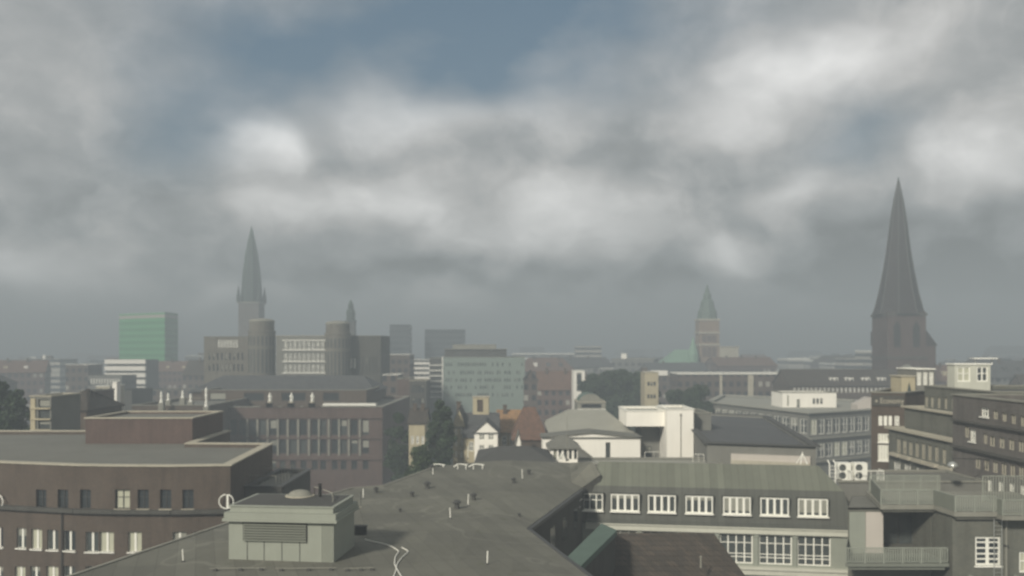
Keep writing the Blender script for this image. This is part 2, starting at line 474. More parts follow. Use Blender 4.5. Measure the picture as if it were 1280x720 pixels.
def blind(win, w, h, rec):
    k = random.choice((.25, .4, .55, .8)); key = ('bl', round(w, 2), round(h, 2), k, rec)
    if key not in WC:
        b_ = MB(); b_.poly([(.05, rec - .012, h * (1 - k)), (w - .05, rec - .012, h * (1 - k)), (w - .05, rec - .012, h - .03), (.05, rec - .012, h - .03)])
        t_ = b_.build('roller_blind', 'curtain'); WC[key] = t_.data; bpy.data.objects.remove(t_)
    o = bpy.data.objects.new('roller_blind', WC[key]); COL.objects.link(o); o.parent = win


def pick(glasses): return random.choice(glasses)


GL = ['glass', 'glass', 'glass', 'glass_dim', 'glass_dim', 'blind']
GLD = ['glass', 'glass', 'glass_dim']


def poly_building(name, label, cat, pts, h, wall, roofm='roof_grey', wins=None, style='dark2', glasses=GLD, parapet=0.5, cop='stone_grey', base=0.0, group=None, cop_t=0.35, root=None, cop_h=0.14, cop_over=0.12):
    """a building on a footprint (counter-clockwise, first edge = front, screen left to right); wins = {edge: [rects]}"""
    pts = [Vector(p[:2]) for p in pts]; org = (pts[0].x, pts[0].y, base)
    root = root or thing(name, label, cat, org, 0, group); LASTB.append(root)
    L = [p - pts[0] for p in pts]; n = len(pts); w = MB(); wins = wins or {}
    rec = STY[style]['rec'] + 0.01
    for i in range(n):
        ed = Edge(pts[i], pts[(i + 1) % n])
        rs = [(r[0], r[1], r[2] - base, r[3] - base) for r in wins.get(i, [])]
        w.wall((L[i].x, L[i].y, 0), (ed.u.x, ed.u.y, 0), (ed.inw.x, ed.inw.y, 0), ed.w, 0, h - base, rs, rec)
    hh = h - base
    ins = inset(L, cop_t)
    for i in range(n):   # inner face of the parapet
        j = (i + 1) % n
        w.poly([(ins[i].x, ins[i].y, hh - parapet), (ins[j].x, ins[j].y, hh - parapet), (ins[j].x, ins[j].y, hh), (ins[i].x, ins[i].y, hh)])
    w.build('wall', wall, root)
    r = MB(); r.poly([(p.x, p.y, hh - parapet) for p in inset(L, cop_t * 0.5)]); r.build('roof', roofm, root)
    if cop:
        c = MB(); o_ = inset(L, -cop_over); i_ = inset(L, cop_t + 0.02)
        for i in range(n):
            j = (i + 1) % n
            a_, b_, c_, d_ = o_[i], o_[j], i_[j], i_[i]
            c.prism([a_, b_, c_, d_], hh + 0.004, hh + cop_h)
        c.build('coping', cop, root)
    for i, rs in wins.items():
        ed = Edge(pts[i], pts[(i + 1) % n])
        for r_ in rs:
            if r_[0] > 0.01 and r_[1] < ed.w - 0.01 and r_[2] > base + 0.01 and r_[3] < h - 0.01:
                window(root, ed, r_[:4], r_[4] if len(r_) > 4 else style, r_[5] if len(r_) > 5 else pick(glasses), org)
    return root


def rect_pts(pa, pb, depth):
    ed = Edge(pa, pb); return [ed.a, ed.b, ed.b + ed.inw * depth, ed.a + ed.inw * depth]


def front(px0, px1, Y, depth, Y1=None):
    return rect_pts(P2(px0, Y), P2(px1, Y if Y1 is None else Y1), depth)


def grid(ed, n, z0s, ww, wh, m0=0.6, m1=0.6):
    """n windows of width ww spread over the wall, one row per sill height"""
    rs = []
    for z0 in z0s:
        for i in range(n):
            c = m0 + (ed.w - m0 - m1) * (i + 0.5) / n
            rs.append((c - ww / 2, c + ww / 2, z0, z0 + wh))
    return rs


def gable_house(name, label, cat, pts, eave, ridge, wall, roofm, along='x', wins=None, style='cross', glasses=GLD, over=0.35, hip=0.0, group=None, chim=0, rec_roof=True):
    """a pitched-roof house on a four-corner footprint; ridge along the front ('x') or running back ('y')"""
    pts = [Vector(p[:2]) for p in pts]
    ed = Edge(pts[0], pts[1]); w_, d_ = ed.w, (pts[3] - pts[0]).length
    org = (pts[0].x, pts[0].y, 0)
    root = thing(name, label, cat, org, ed.rz, group)
    LASTG.append(root.name)
    m = MB(); rec = STY[style]['rec'] + 0.01; wins = wins or {}
    sides = [((0, 0, 0), (1, 0, 0), (0, 1, 0), w_), ((w_, 0, 0), (0, 1, 0), (-1, 0, 0), d_), ((w_, d_, 0), (-1, 0, 0), (0, -1, 0), w_), ((0, d_, 0), (0, -1, 0), (1, 0, 0), d_)]
    for i, (o, u, inw, L) in enumerate(sides):
        m.wall(o, u, inw, L, 0, eave, wins.get(i, []), rec)
    if hip <= 0:
        if along == 'x':
            for x in (0, w_): m.poly([(x, 0, eave), (x, d_, eave), (x, d_ / 2, ridge)])
        else:
            for y in (0, d_): m.poly([(0, y, eave), (w_, y, eave), (w_ / 2, y, ridge)])
    m.build('wall', wall, root)
    r = MB(); t = 0.16
    if along == 'x':
        k = (ridge - eave) / (d_ / 2); ez = eave - k * over
        A = [(-over + 0, -over, ez), (w_ + over, -over, ez), (w_ + over, d_ + over, ez), (-over, d_ + over, ez)]
        h0 = hip if hip > 0 else -over
        R0, R1 = (h0, d_ / 2, ridge), (w_ - h0, d_ / 2, ridge)
    else:
        k = (ridge - eave) / (w_ / 2); ez = eave - k * over
        A = [(-over, -over, ez), (w_ + over, -over, ez), (w_ + over, d_ + over, ez), (-over, d_ + over, ez)]
        h0 = hip if hip > 0 else -over
        R0, R1 = (w_ / 2, h0, ridge), (w_ / 2, d_ - h0, ridge)
    up = lambda p: (p[0], p[1], p[2] + t)
    if along == 'x':
        faces = [[A[0], A[1], R1, R0], [A[2], A[3], R0, R1]]; tri = [[A[1], A[2], R1], [A[3], A[0], R0]]
    else:
        faces = [[A[1], A[2], R1, R0], [A[3], A[0], R0, R1]]; tri = [[A[0], A[1], R0], [A[2], A[3], R1]]
    for f_ in faces: r.poly([up(p) for p in f_]); r.poly(list(reversed(f_)))
    for f_ in tri:
        if hip > 0: r.poly([up(p) for p in f_])
        r.poly(list(reversed([up(p) for p in f_]))) if False else None
    for i in range(4):
        j = (i + 1) % 4; r.poly([A[i], A[j], up(A[j]), up(A[i])])
    if hip <= 0:
        for f_ in tri:
            a_, b_, c_ = f_
            r.poly([a_, c_, up(c_), up(a_)]); r.poly([b_, c_, up(c_), up(b_)])
    ro = r.build('roof', roofm, root)
    for i in range(chim):
        c = MB(); fx = 0.25 + 0.5 * i / max(1, chim - 1) if chim > 1 else 0.3
        cx, cy = (w_ * fx, d_ * 0.42) if along == 'x' else (w_ * 0.42, d_ * fx)
        c.box(cx - 0.35, cx + 0.35, cy - 0.3, cy + 0.3, eave, ridge + 0.9); c.box(cx - 0.42, cx + 0.42, cy - 0.37, cy + 0.37, ridge + 0.9, ridge + 1.05)
        c.build('chimney', 'brick_brown', ro)
    lo = Edge(pts[0], pts[1])
    for i, rs in wins.items():
        e2 = Edge(pts[i], pts[(i + 1) % 4])
        for r_ in rs:
            if r_[0] > 0.01 and r_[1] < e2.w - 0.01 and r_[3] < eave - 0.01:
                fd, pd = win_mesh(r_[1] - r_[0], r_[3] - r_[2], style, pick(glasses))
                o = bpy.data.objects.new('window', fd); COL.objects.link(o); o.parent = root
                oo, u, inw, L = sides[i]
                o.location = (oo[0] + u[0] * r_[0], oo[1] + u[1] * r_[0], r_[2]); o.rotation_euler = (0, 0, i * math.pi / 2)
                q = bpy.data.objects.new('pane', pd); COL.objects.link(q); q.parent = o
    return root


def railing(name, label, pts, z, h=1.05, step=0.13, m='pale_green_metal', cat='railing', panel=(), bar=0.018):
    """a balustrade along a plan polyline; segments listed in panel are solid sheets"""
    o = Vector((pts[0][0], pts[0][1], z)); root = thing(name, label, cat, o)
    L = [Vector((p[0], p[1], 0)) - Vector((o.x, o.y, 0)) for p in pts]
    top = MB()
    for i, (a_, b_) in enumerate(zip(L, L[1:])):
        bal, pan = MB(), MB()
        if i in panel:
            d = (b_ - a_).normalized(); nn = Vector((-d.y, d.x, 0)) * 0.02
            pan.prism([a_ + nn, b_ + nn, b_ - nn, a_ - nn], 0.02, h - 0.03)
        top.tube(a_ + Vector((0, 0, h)), b_ + Vector((0, 0, h)), 0.035, 6)
        if i not in panel:
            top.tube(a_ + Vector((0, 0, 0.08)), b_ + Vector((0, 0, 0.08)), 0.028, 6)
            n = max(2, int((b_ - a_).length / step))
            for k in range(n + 1):
                p = a_ + (b_ - a_) * (k / n); r = bar if k % 8 else bar * 1.5
                bal.box(p.x - r, p.x + r, p.y - r * 0.7, p.y + r * 0.7, 0.0 if k % 8 == 0 else 0.09, h - 0.02)
        if bal.v: bal.build('balusters', m, root)
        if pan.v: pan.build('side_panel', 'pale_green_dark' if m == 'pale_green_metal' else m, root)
    top.build('rail', m, root)
    return root


TREE = {}


def tree(label, x, y, h, r, kind='leaf_dark', slim=1.0, base=0.0, group=None, seed=1, name='tree', cat='tree', ch=None):
    rng = random.Random(seed); root = thing(name, label, cat, (x, y, base), 0, group); ch = min(h * .85, ch or r * 3.4); zb = h - ch
    t = MB(); t.tube((0, 0, 0), (0.1, 0.05, zb + ch * .2), 0.05 * r + 0.3, 8, r2=0.03 * r + 0.15); t.tube((0.1, .05, zb + ch * .2), (.1, -.1, h * .95), .03 * r + .15, 6, r2=.04)
    for i in range(7):
        a_ = rng.uniform(0, 6.28); z0 = zb + ch * rng.uniform(0.05, 0.4); t.tube((0.08, 0, z0), (math.cos(a_) * r * 0.6, math.sin(a_) * r * 0.6, z0 + ch * rng.uniform(0.15, 0.35)), 0.13, 6, r2=0.03)
    t.build('trunk', 'bark', root)
    c = MB(); lob = []
    for i in range(34):
        a_ = rng.uniform(0, 6.28); k = rng.uniform(0.06, 0.92); pr_ = (math.sin(math.pi * min(1, 0.12 + k * .86))) ** 0.6
        rr = r * pr_ * rng.uniform(0.35, 0.85); lob.append((math.cos(a_) * rr, math.sin(a_) * rr, zb + ch * k, r * rng.uniform(0.2, 0.4)))
    lob += [(0, 0, zb + ch * .93, r * 0.25), (0, 0, zb + ch * .5, r * 0.6), (0, 0, zb + ch * .72, r * 0.5), (0, 0, zb + ch * .28, r * .5)]
    for lx, ly, lz, lr in lob:
        for k in range(int(150 + 260 * min(1, lr / 2.0))):
            d = Vector((rng.gauss(0, 1), rng.gauss(0, 1), rng.gauss(0, 1))).normalized() * lr * rng.uniform(0.3, 1.08) ** 0.6
            p = Vector((lx, ly, lz)) + Vector((d.x, d.y, d.z * 0.85))
            n1 = Vector((rng.gauss(0, 1), rng.gauss(0, 1), rng.gauss(0, 1))).normalized(); q = n1.orthogonal().normalized(); w = n1.cross(q); s_ = rng.uniform(0.12, 0.3) * max(1.0, r / 4)
            c.poly([p - q * s_ - w * s_ * 0.6, p + q * s_ - w * s_ * 0.4, p + q * s_ * 0.8 + w * s_ * 0.6, p - q * s_ * 0.7 + w * s_ * 0.5])
    c.build('crown', kind, root)
    return root


# ------------------------------------------------------------------ ground and streets
m = MB(); m.poly([(-2600, -60, 0), (2600, -60, 0), (2600, 3200, 0), (-2600, 3200, 0)]); struct('ground', m, 'ground')
m = MB(); m.box(-300, 300, 106, 112, -0.1, 0.006); struct('road', m, 'asphalt')
m = MB(); m.box(-300, 300, 112, 115, -0.1, 0.13); struct('pavement', m, 'paving')
m = MB(); m.box(-26, -19.5, 115.2, 420, -0.1, 0.01); struct('side_street', m, 'asphalt')



def pxwins(pts, items, edges=None):
    """sort windows given by pixels onto the front edges of a footprint: (px0, px1, py0, py1[, style[, glass]])"""
    res = {}
    edges = edges if edges is not None else range(len(pts) - 1)
    for it in items:
        pm = (it[0] + it[1]) / 2
        for i in edges:
            ed = Edge(pts[i], pts[(i + 1) % len(pts)])
            t = ed.at(pm)
            if 0 <= t <= ed.w:
                r = list(ed.rect(*it[:4])); sh = max(0, .06 - r[0]) - max(0, r[1] - ed.w + .06)
                r[0] += sh; r[1] += sh
                res.setdefault(i, []).append(tuple(r) + tuple(it[4:])); break
    return res


def merge(*ds):
    r = {}
    for d in ds:
        for k, v in d.items(): r.setdefault(k, []).extend(v)
    return r


def row(c0, c1, n, w, y0a, y1a, y0b=None, y1b=None, *st):
    """n pixel windows with centres from c0 to c1, rows sliding from (y0a, y1a) to (y0b, y1b)"""
    y0b = y0a if y0b is None else y0b; y1b = y1a if y1b is None else y1b; o = []
    for i in range(n):
        t = i / max(1, n - 1); c = c0 + (c1 - c0) * t
        o.append((c - w / 2, c + w / 2, y0a + (y0b - y0a) * t, y1a + (y1b - y1a) * t) + st)
    return o


# ================================================================== near grey roof
def q3(x, y, d): return Vector((x, y, CZ - d))


E0n, E0, E1, E2 = q3(7.6, 32, 12), q3(4.0, 46.7, 12), q3(0.96, 59, 12), q3(6.06, 76.3, 12)
VV, RR, R1, R2, R3 = q3(7.7, 77, 11), q3(7.07, 78.4, 10.05), q3(0, 87.0, 11.0), q3(-3.1, 86.6, 11.1), q3(-7.2, 84.5, 11.3)
L1, L2, L3, L4, L5 = q3(-10.8, 74.5, 11.6), q3(-13.2, 73.3, 11.6), q3(-18.5, 58.7, 11.5), q3(-22.2, 44.7, 11.5), q3(-25, 32, 11.5)
H0, H1, H2 = q3(-5, 32, 11.65), q3(-3, 48, 11.65), q3(-1, 70, 11.6)
K1, K2 = q3(5.2, 77.6, 11.75), q3(5.6, 86.2, 11.15)
TRI = [(E0n, E0, H1), (E0n, H1, H0), (E0, E1, H1), (E1, H2, H1), (E1, E2, H2), (E2, VV, K1), (VV, RR, K1), (RR, K2, K1), (K2, R1, H2), (K1, K2, H2), (E2, K1, H2), (R1, R2, H2), (R2, R3, H2), (R3, H1, H2),
       (R3, L1, H1), (L1, L2, H1), (L2, L3, H1), (L3, L4, H1), (L4, L5, H1), (L5, H0, H1)]


def zr(x, y):
    for a_, b_, c_ in TRI:
        d = (b_.y - c_.y) * (a_.x - c_.x) + (c_.x - b_.x) * (a_.y - c_.y)
        l1 = ((b_.y - c_.y) * (x - c_.x) + (c_.x - b_.x) * (y - c_.y)) / d
        l2 = ((c_.y - a_.y) * (x - c_.x) + (a_.x - c_.x) * (y - c_.y)) / d
        if l1 > -1e-3 and l2 > -1e-3 and l1 + l2 < 1.001: return l1 * a_.z + l2 * b_.z + (1 - l1 - l2) * c_.z
    return CZ - 11.5


def onroof(px, py):
    """the point of the near roof seen at a pixel"""
    d = 11.4
    for _ in range(8):
        Y = D(py, d); d = CZ - zr(X(px, Y), Y)
    Y = D(py, d); return Vector((X(px, Y), Y, CZ - d))


near = thing('office_building', 'nearest office building with wide low grey felt roof', 'building', (0, 50, 0))
o = Vector((0, 50, 0))
mb = MB()
for t in TRI: mb.poly([p - o for p in t])
mb.build('roof', 'felt_roof', near)
ring = [E0n, E0, E1, E2, VV, RR, K2, R1, R2, R3, L1, L2, L3, L4, L5]
mb = MB()
for a_, b_ in zip(ring, ring[1:] + ring[:1]):
    a_, b_ = a_ - o, b_ - o
    mb.poly([(a_.x, a_.y, 0), (b_.x, b_.y, 0), (b_.x, b_.y, b_.z - 0.05), (a_.x, a_.y, a_.z - 0.05)])
mb.build('wall', 'brick_dark', near)
mb = MB()
for a_, b_ in [(E0n, E0), (E0, E1), (E1, E2)]:        # box gutter along the courtyard eave
    a_, b_ = a_ - o, b_ - o; d = (b_ - a_).normalized(); nn = Vector((d.y, -d.x, 0))
    mb.poly([a_ + nn * .02, b_ + nn * .02, b_ + nn * .02 - Vector((0, 0, .3)), a_ + nn * .02 - Vector((0, 0, .3))])
    mb.prism([a_ + nn * .03, b_ + nn * .03, b_ + nn * .30, a_ + nn * .30], a_.z - .26, a_.z - 0.02)
mb.build('gutter', 'dark_metal', near)
mb = MB()
for a_, b_ in [(R3, L1), (L1, L2), (L2, L3), (L3, L4), (L4, L5)]:
    a_, b_ = a_ - o, b_ - o; d = (b_ - a_).normalized(); nn = Vector((d.y, -d.x, 0))
    mb.poly([a_ - nn * .12 + Vector((0, 0, .07)), b_ - nn * .12 + Vector((0, 0, .07)), b_ + nn * .12 + Vector((0, 0, .07)), a_ + nn * .12 + Vector((0, 0, .07))])
    mb.poly([a_ - nn * .12 + Vector((0, 0, .07)), b_ - nn * .12 + Vector((0, 0, .07)), b_ - nn * .12 - Vector((0, 0, .07)), a_ - nn * .12 - Vector((0, 0, .07))])
mb.build('edge_trim', 'stone_grey', near)
cw = Edge(E1, E2)
for i in range(4):
    for zz in (35.0, 31.5):
        p = cw.a + cw.u * (2.5 + i * 4.0); q = p + cw.u * 1.4; nn = -cw.inw * 0.03
        mb = MB(); mb.poly([(p.x + nn.x - o.x, p.y + nn.y - o.y, zz), (q.x + nn.x - o.x, q.y + nn.y - o.y, zz), (q.x + nn.x - o.x, q.y + nn.y - o.y, zz + 1.7), (p.x + nn.x - o.x, p.y + nn.y - o.y, zz + 1.7)])
        mb.build('courtyard_window', 'glass', near)

# penthouse on the near roof
pe = Edge(P2(286, 48.5), P2(417, 47.9))
pz = 38.62
pen = thing('lift_penthouse', 'pale green metal lift penthouse with louvres on the grey roof', 'penthouse', (pe.a.x, pe.a.y, pz), pe.rz)
W_, DP = pe.w, 4.0
mb = MB(); mb.box(0, W_, 0, DP, -0.5, 2.1); mb.build('body', 'pale_green_metal', pen)
mb = MB(); mb.box(-.18, W_ + .18, -.22, DP + .1, 2.1, 2.42); mb.box(-0.26, W_ + .26, -.3, DP + .15, 1.95, 2.1); mb.build('eave', 'pale_green_metal', pen)
mb = MB(); mb.box(0.05, W_ - .05, 0.05, DP - .05, 2.42, 2.72); mb.box(-0.02, W_ + .02, -.02, DP, 2.72, 2.78); mb.build('upper_band', 'pale_green_metal', pen)
mb = MB(); mb.box(.2, W_ - .2, .2, DP - .2, 2.78, 2.80); mb.build('roof', 'roof_dark', pen)
mb = MB()
for i in range(7):
    z0 = .88 + i * 0.14
    mb.poly([(0.85, -0.14, z0), (W_ - 1.5, -0.14, z0), (W_ - 1.5, -0.02, z0 + 0.1), (0.85, -0.02, z0 + 0.1)])
    mb.poly([(0.85, -0.14, z0), (W_ - 1.5, -0.14, z0), (W_ - 1.5, -0.14, z0 + .03), (0.85, -0.14, z0 + .03)])
mb.box(.8, W_ - 1.45, -.02, -.006, .86, 1.9, 1)
mb.build('louvre', ['pale_green_dark', 'roof_dark'], pen)
mb = MB()
for x in (1.05, 2.0, 3.0, 4.0): 
    mj = MB(); mj.box(x - .02, x + .02, -.012, -.002, -.2, .855); mj.build('panel_joint', 'dark_metal', pen)
for i in range(6): mb.box(W_ - .65 + i * .11, W_ - .62 + i * .11, -.02, -.002, -.2, 1.94)
mb.build('corrugation', 'pale_green_dark', pen)
zt = pz + 2.80
p = P3(375, 606, 51.4)
dome = thing('roof_dome', 'shallow grey ventilator dome at the back of the lift penthouse roof', 'ventilator', (p.x, p.y, zt))
mb = MB(); mb.lathe((0, 0, 0), [(.72, 0), (.72, .08), (.66, .11), (.6, .2), (.45, .3), (.2, .36), (.01, .38)], 24); mb.build('hood', 'stone_grey', dome, True)
mb = MB(); mb.lathe((0, 0, .005), [(.84, 0), (.84, .05), (.73, .06)], 24); mb.build('flange', 'stone', dome)
p = P2(400, 51.2)
fl = thing('flue_pipe', 'short black flue pipe beside the ventilator dome', 'flue', (p.x, p.y, zt))
mb = MB(); mb.tube((0, 0, 0), (0, 0, .62), .09, 10); mb.build('pipe', 'black', fl)
mb = MB(); mb.lathe((0, 0, .62), [(.05, 0), (.05, .05), (.15, .07), (.02, .16)], 10); mb.build('cowl', 'black', fl)
a_, b_ = P2(393, 51.6), P2(420, 49.6)
cr = thing('cable_conduit', 'bent grey conduit crossing the lift penthouse roof to its right edge', 'conduit', (a_.x, a_.y, zt))
mb = MB(); mb.path([(0, 0, .5), (.5, -.3, .42), (1.2, -.9, .3), (1.45, -1.8, .1), (1.5, -2.2, -.05)], .03, 6); mb.build('pipe', 'stone_grey', cr)
mb = MB(); mb.tube((0, 0, 0), (0, 0, .5), .03, 6); mb.tube((1.2, -.9, 0), (1.2, -.9, .3), .025, 6); mb.build('support', 'dark_metal', cr)

# small things standing on the near roof
posts = [((585, 573), 'white marker post by the back middle of the near grey roof', 15), ((653, 599), 'white marker post right of centre on the near grey roof', 12),
         ((585, 632), 'white marker post beside the middle pair of dark roof vents', 14), ((563, 648), 'slightly leaning white marker post near a dark vent on the grey roof', 13),
         ((609, 705), 'white marker post alone on the front of the near grey roof', 16), ((454, 623), 'white marker post right behind the lift penthouse', 12),
         ((229, 702), 'white marker post on the roof slope left of the lift penthouse', 15), ((541, 594), 'white marker post under the white pipe frame', 9)]
for (px, py), lab, hp in posts:
    p = onroof(px, py); hh = hp / F * p.y * 1.02
    t = thing('marker_post', lab, 'post', p, 0, 'white marker posts on the grey roof')
    mb = MB(); mb.tube((0, 0, -0.05), (random.uniform(-.04, .08), 0, hh), .035, 8); mb.build('rod', 'white_paint', t)
    mb = MB(); mb.lathe((0, 0, -.03), [(.12, 0), (.12, .05), (.04, .09)], 10); mb.build('foot', 'dark_metal', t)
vents = [((540, 588), 'back left dark vent under the skyline edge of the grey roof'), ((515, 621), 'dark vent below the leftmost back of the grey roof'), ((534, 611), 'dark vent second from the left on the upper grey roof'),
         ((500, 640), 'faint small dark vent lowest on the left of the grey roof'), ((571, 636), 'left one of the pair of dark vents by the white posts'), ((592, 625), 'right one of the pair of dark vents by the white posts'),
         ((642, 604), 'dark vent left of the white post at right of centre'), ((661, 593), 'dark vent right of the white post at right of centre'), ((470, 616), 'dark vent behind the penthouse near the roof edge'), ((649, 646), 'dark vent closest to the courtyard corner')]
for i, ((px, py), lab) in enumerate(vents):
    p = onroof(px, py); s_ = (1.0, .8, 1.15, .5, 1.2, 1.0, .9, .85, .9, .5)[i]
    t = thing('roof_vent', lab, 'vent', p, 0.3 * i, 'dark vents on the grey roof')
    mb = MB(); mb.lathe((0, 0, -.05), [(.2 * s_, 0), (.16 * s_, .12), (.14 * s_, .34 * s_ + .05)], 12); mb.build('collar', 'roof_dark', t)
    mb = MB(); mb.lathe((0, 0, .34 * s_), [(.26 * s_, 0), (.26 * s_, .05), (.15 * s_, .17 * s_), (.02, .2 * s_)], 12); mb.build('cap', 'dark_metal', t)


def cable(name, label, pix, r, m_, cat):
    pts = [onroof(*q) + Vector((0, 0, r + .01)) for q in pix]; o_ = pts[0].copy()
    cu = []
    for a_, b_ in zip(pts, pts[1:]):
        for k in range(5): cu.append(a_.lerp(b_, k / 5) - o_)
    cu.append(pts[-1] - o_)
    cu = [c if i in (0, len(cu) - 1) else (cu[i - 1] + c * 2 + cu[i + 1]) / 4 for i, c in enumerate(cu)]
    cu = [Vector((c.x, c.y, zr(c.x + o_.x, c.y + o_.y) - o_.z + r + .015)) for c in cu]
    mb = MB(); mb.path(cu, r, 6); ob = mb.build(name, m_); ob.location = o_
    return tag(ob, label, cat)


cable('lightning_cable', 'white cable zigzagging from the penthouse foot to the roof front', [(456, 675), (467, 678), (478, 680), (490, 684), (499, 690), (494, 697), (493, 706), (497, 714), (502, 722)], .028, 'white_paint', 'cable')
cable('lightning_cable', 'second white cable crossing over the zigzag one on the roof', [(502, 685), (511, 690), (503, 697), (496, 706), (495, 713), (492, 722)], .028, 'white_paint', 'cable')
cable('lightning_wire', 'thin pale wire running along the grey roof behind the cables', [(430, 610), (445, 625), (452, 650), (456, 672)], .016, 'stone_grey', 'wire')
p = onroof(451, 668)
t = thing('junction_box', 'dark junction box at the foot of the lift penthouse', 'box', p)
mb = MB(); mb.box(-.35, .35, -.2, .2, -.1, .5); mb.build('case', 'dark_metal', t); mb = MB(); mb.box(-.4, .4, -.25, .25, .5, .55); mb.build('lid', 'roof_dark', t)
p = onroof(451, 634)
t = thing('thin_rod', 'thin dark lightning rod standing between penthouse and roof edge', 'rod', p)
mb = MB(); mb.tube((0, 0, 0), (0, 0, 1.1), .022, 6); mb.build('rod', 'dark_metal', t); mb = MB(); mb.lathe((0, 0, -.02), [(.14, 0), (.14, .06), (.03, .1)], 8); mb.build('foot', 'stone_grey', t)
for (xa, xb), lab in (((262, 332), 'low pale pipe rail on blocks in front of the penthouse, left length'), ((344, 420), 'low pale pipe rail on blocks in front of the penthouse, middle length'), ((430, 468), 'short right length of low pale pipe rail in front of the penthouse')):
    a_, b_ = onroof(xa, 714), onroof(xb, 713)
    t = thing('pipe_rail', lab, 'rail', a_, 0, 'pipe rails low on the grey roof')
    mb = MB(); mb.tube((0, 0, .14), b_ - a_ + Vector((0, 0, .14)), .022, 6); mb.build('pipe', 'stone_grey', t)
    for k in (0.1, .55, .92):
        c = (b_ - a_) * k; mb = MB(); mb.box(c.x - .09, c.x + .09, c.y - .09, c.y + .09, c.z - .05, c.z + .13)
        mb.build('block', 'roof_dark', t)
# white pipe frames on the back edge
for (x0, x1, y), lab in (((537, 556, 583), 'bent white pipe frame at the left of the back roof edge'), ((567, 584, 583), 'short white pipe frame right of the bent one'), ((586, 605, 583), 'rightmost white pipe frame on the back roof edge')):
    a_ = onroof(x0, y + 4); b_ = a_ + Vector(((x1 - x0) / F * a_.y, 0, 0))
    t = thing('roof_edge_pipe', lab, 'pipe frame', a_, 0, 'white pipe frames on the back roof edge')
    w_ = b_.x - a_.x
    mb = MB(); mb.path([(0, 0, .25), (w_ * .3, 0, .5), (w_ * .55, .1, .5), (w_, .1, .42)], .05, 8); mb.build('top_pipe', 'white_paint', t)
    for xx, zz in ((w_ * .3, .5), (w_ * .9, .42)):
        mb = MB(); mb.tube((xx, .05, -.1), (xx, .05, zz), .04, 8); mb.build('leg', 'white_paint', t)

# copper link roof and courtyard house
t = thing('link_building', 'pale green copper roofed link from the grey roof to the brown hipped roof', 'building', (3.0, 50.7, 0))
L_ = [Vector((3.02, 50.7)), Vector((3.60, 48.5)), Vector((7.0, 58.9)), Vector((6.2, 61.2))]
L_ = [p - L_[0] for p in L_]
mb = MB(); mb.prism(L_, 37.55, 37.9); mb.build('roof', 'copper', t)
mb = MB(); mb.prism(inset(L_, .12), 0, 37.55, cap=False); mb.build('wall', 'brick_dark', t)
hp_ = [Vector((4.8, 55.6)), Vector((16.2, 55.6)), Vector((16.2, 67.6)), Vector((4.8, 67.6))]
gable_house('courtyard_house', 'dark courtyard block with brown hipped tile roof below the white windows', 'building', hp_, 33.2, 37.0, 'brick_dark', 'brown_tile', 'x', hip=2.2, over=.3)
p = P3(876, 700, 57.2)
t = thing('vent_stub', 'tiny pale vent stub on the brown hipped roof', 'vent', (p.x, p.y, p.z - .3))
mb = MB(); mb.tube((0, 0, -.2), (0, 0, .5), .06, 8); mb.build('pipe', 'stone_grey', t); mb = MB(); mb.lathe((0, 0, .5), [(.09, 0), (.02, .1)], 8); mb.build('cap', 'stone_grey', t)

# ================================================================== wing with the white dormer windows
we = Edge((6.06, 76.3), (28.2, 72.9))
wing = thing('mansard_wing', 'long wing with seamed green grey mansard roof and seven white windows', 'building', (we.a.x, we.a.y, 0), we.rz)
W_ = we.w
mb = MB()     # roof profile (y, z): flared eave, steep face, shallow upper slope, flat
prof = [(-.45, 35.1), (0.02, 35.35), (.62, 38.1), (2.7, 39.93), (10, 36.2)]
xl = [.35, .35, .35, 1.3, 1.3]; xr = [W_ + .35, W_ - .05, W_ - .75, W_ - 2.4, W_ - 2.4]
for i in range(2): mb.poly([(xl[i], *prof[i]), (xr[i], *prof[i]), (xr[i + 1], *prof[i + 1]), (xl[i + 1], *prof[i + 1])])
mb.poly([(W_ + .35, -.45, 35.1), (W_ + .35, 8, 35.1), (W_ - .05, 8, 35.35), (W_ - .05, .02, 35.35)])
mb.poly([(W_ - .05, .02, 35.35), (W_ - .05, 8, 35.35), (W_ - .75, 5, 38.1), (W_ - .75, .62, 38.1)])
mb.build('steep_roof', 'shaded_sheet', wing)
mb = MB()
for i in (2, 3): mb.poly([(xl[i], *prof[i]), (xr[i], *prof[i]), (xr[i + 1], *prof[i + 1]), (xl[i + 1], *prof[i + 1])])
mb.poly([(W_ - .75, .62, 38.1), (W_ - .75, 5, 38.1), (W_ - 2.4, 2.7, 39.93)])
mb.build('upper_roof', 'skylit_green_sheet', wing)
mb = MB(); mb.box(.3, W_ + .25, -.4, 14, 34.95, 35.08); mb.box(.3, W_ + .1, -.28, 14, 34.5, 34.948); mb.build('cornice', 'pale_ledge', wing)
cols = [(904, 938.5), (857, 891), (810, 844.5), (763.5, 799), (950.5, 986), (997.5, 1035)]
wl = [we.rect(c0, c1, 620, 640) for c0, c1 in cols] + [we.rect(729, 753.5, 620, 640)]
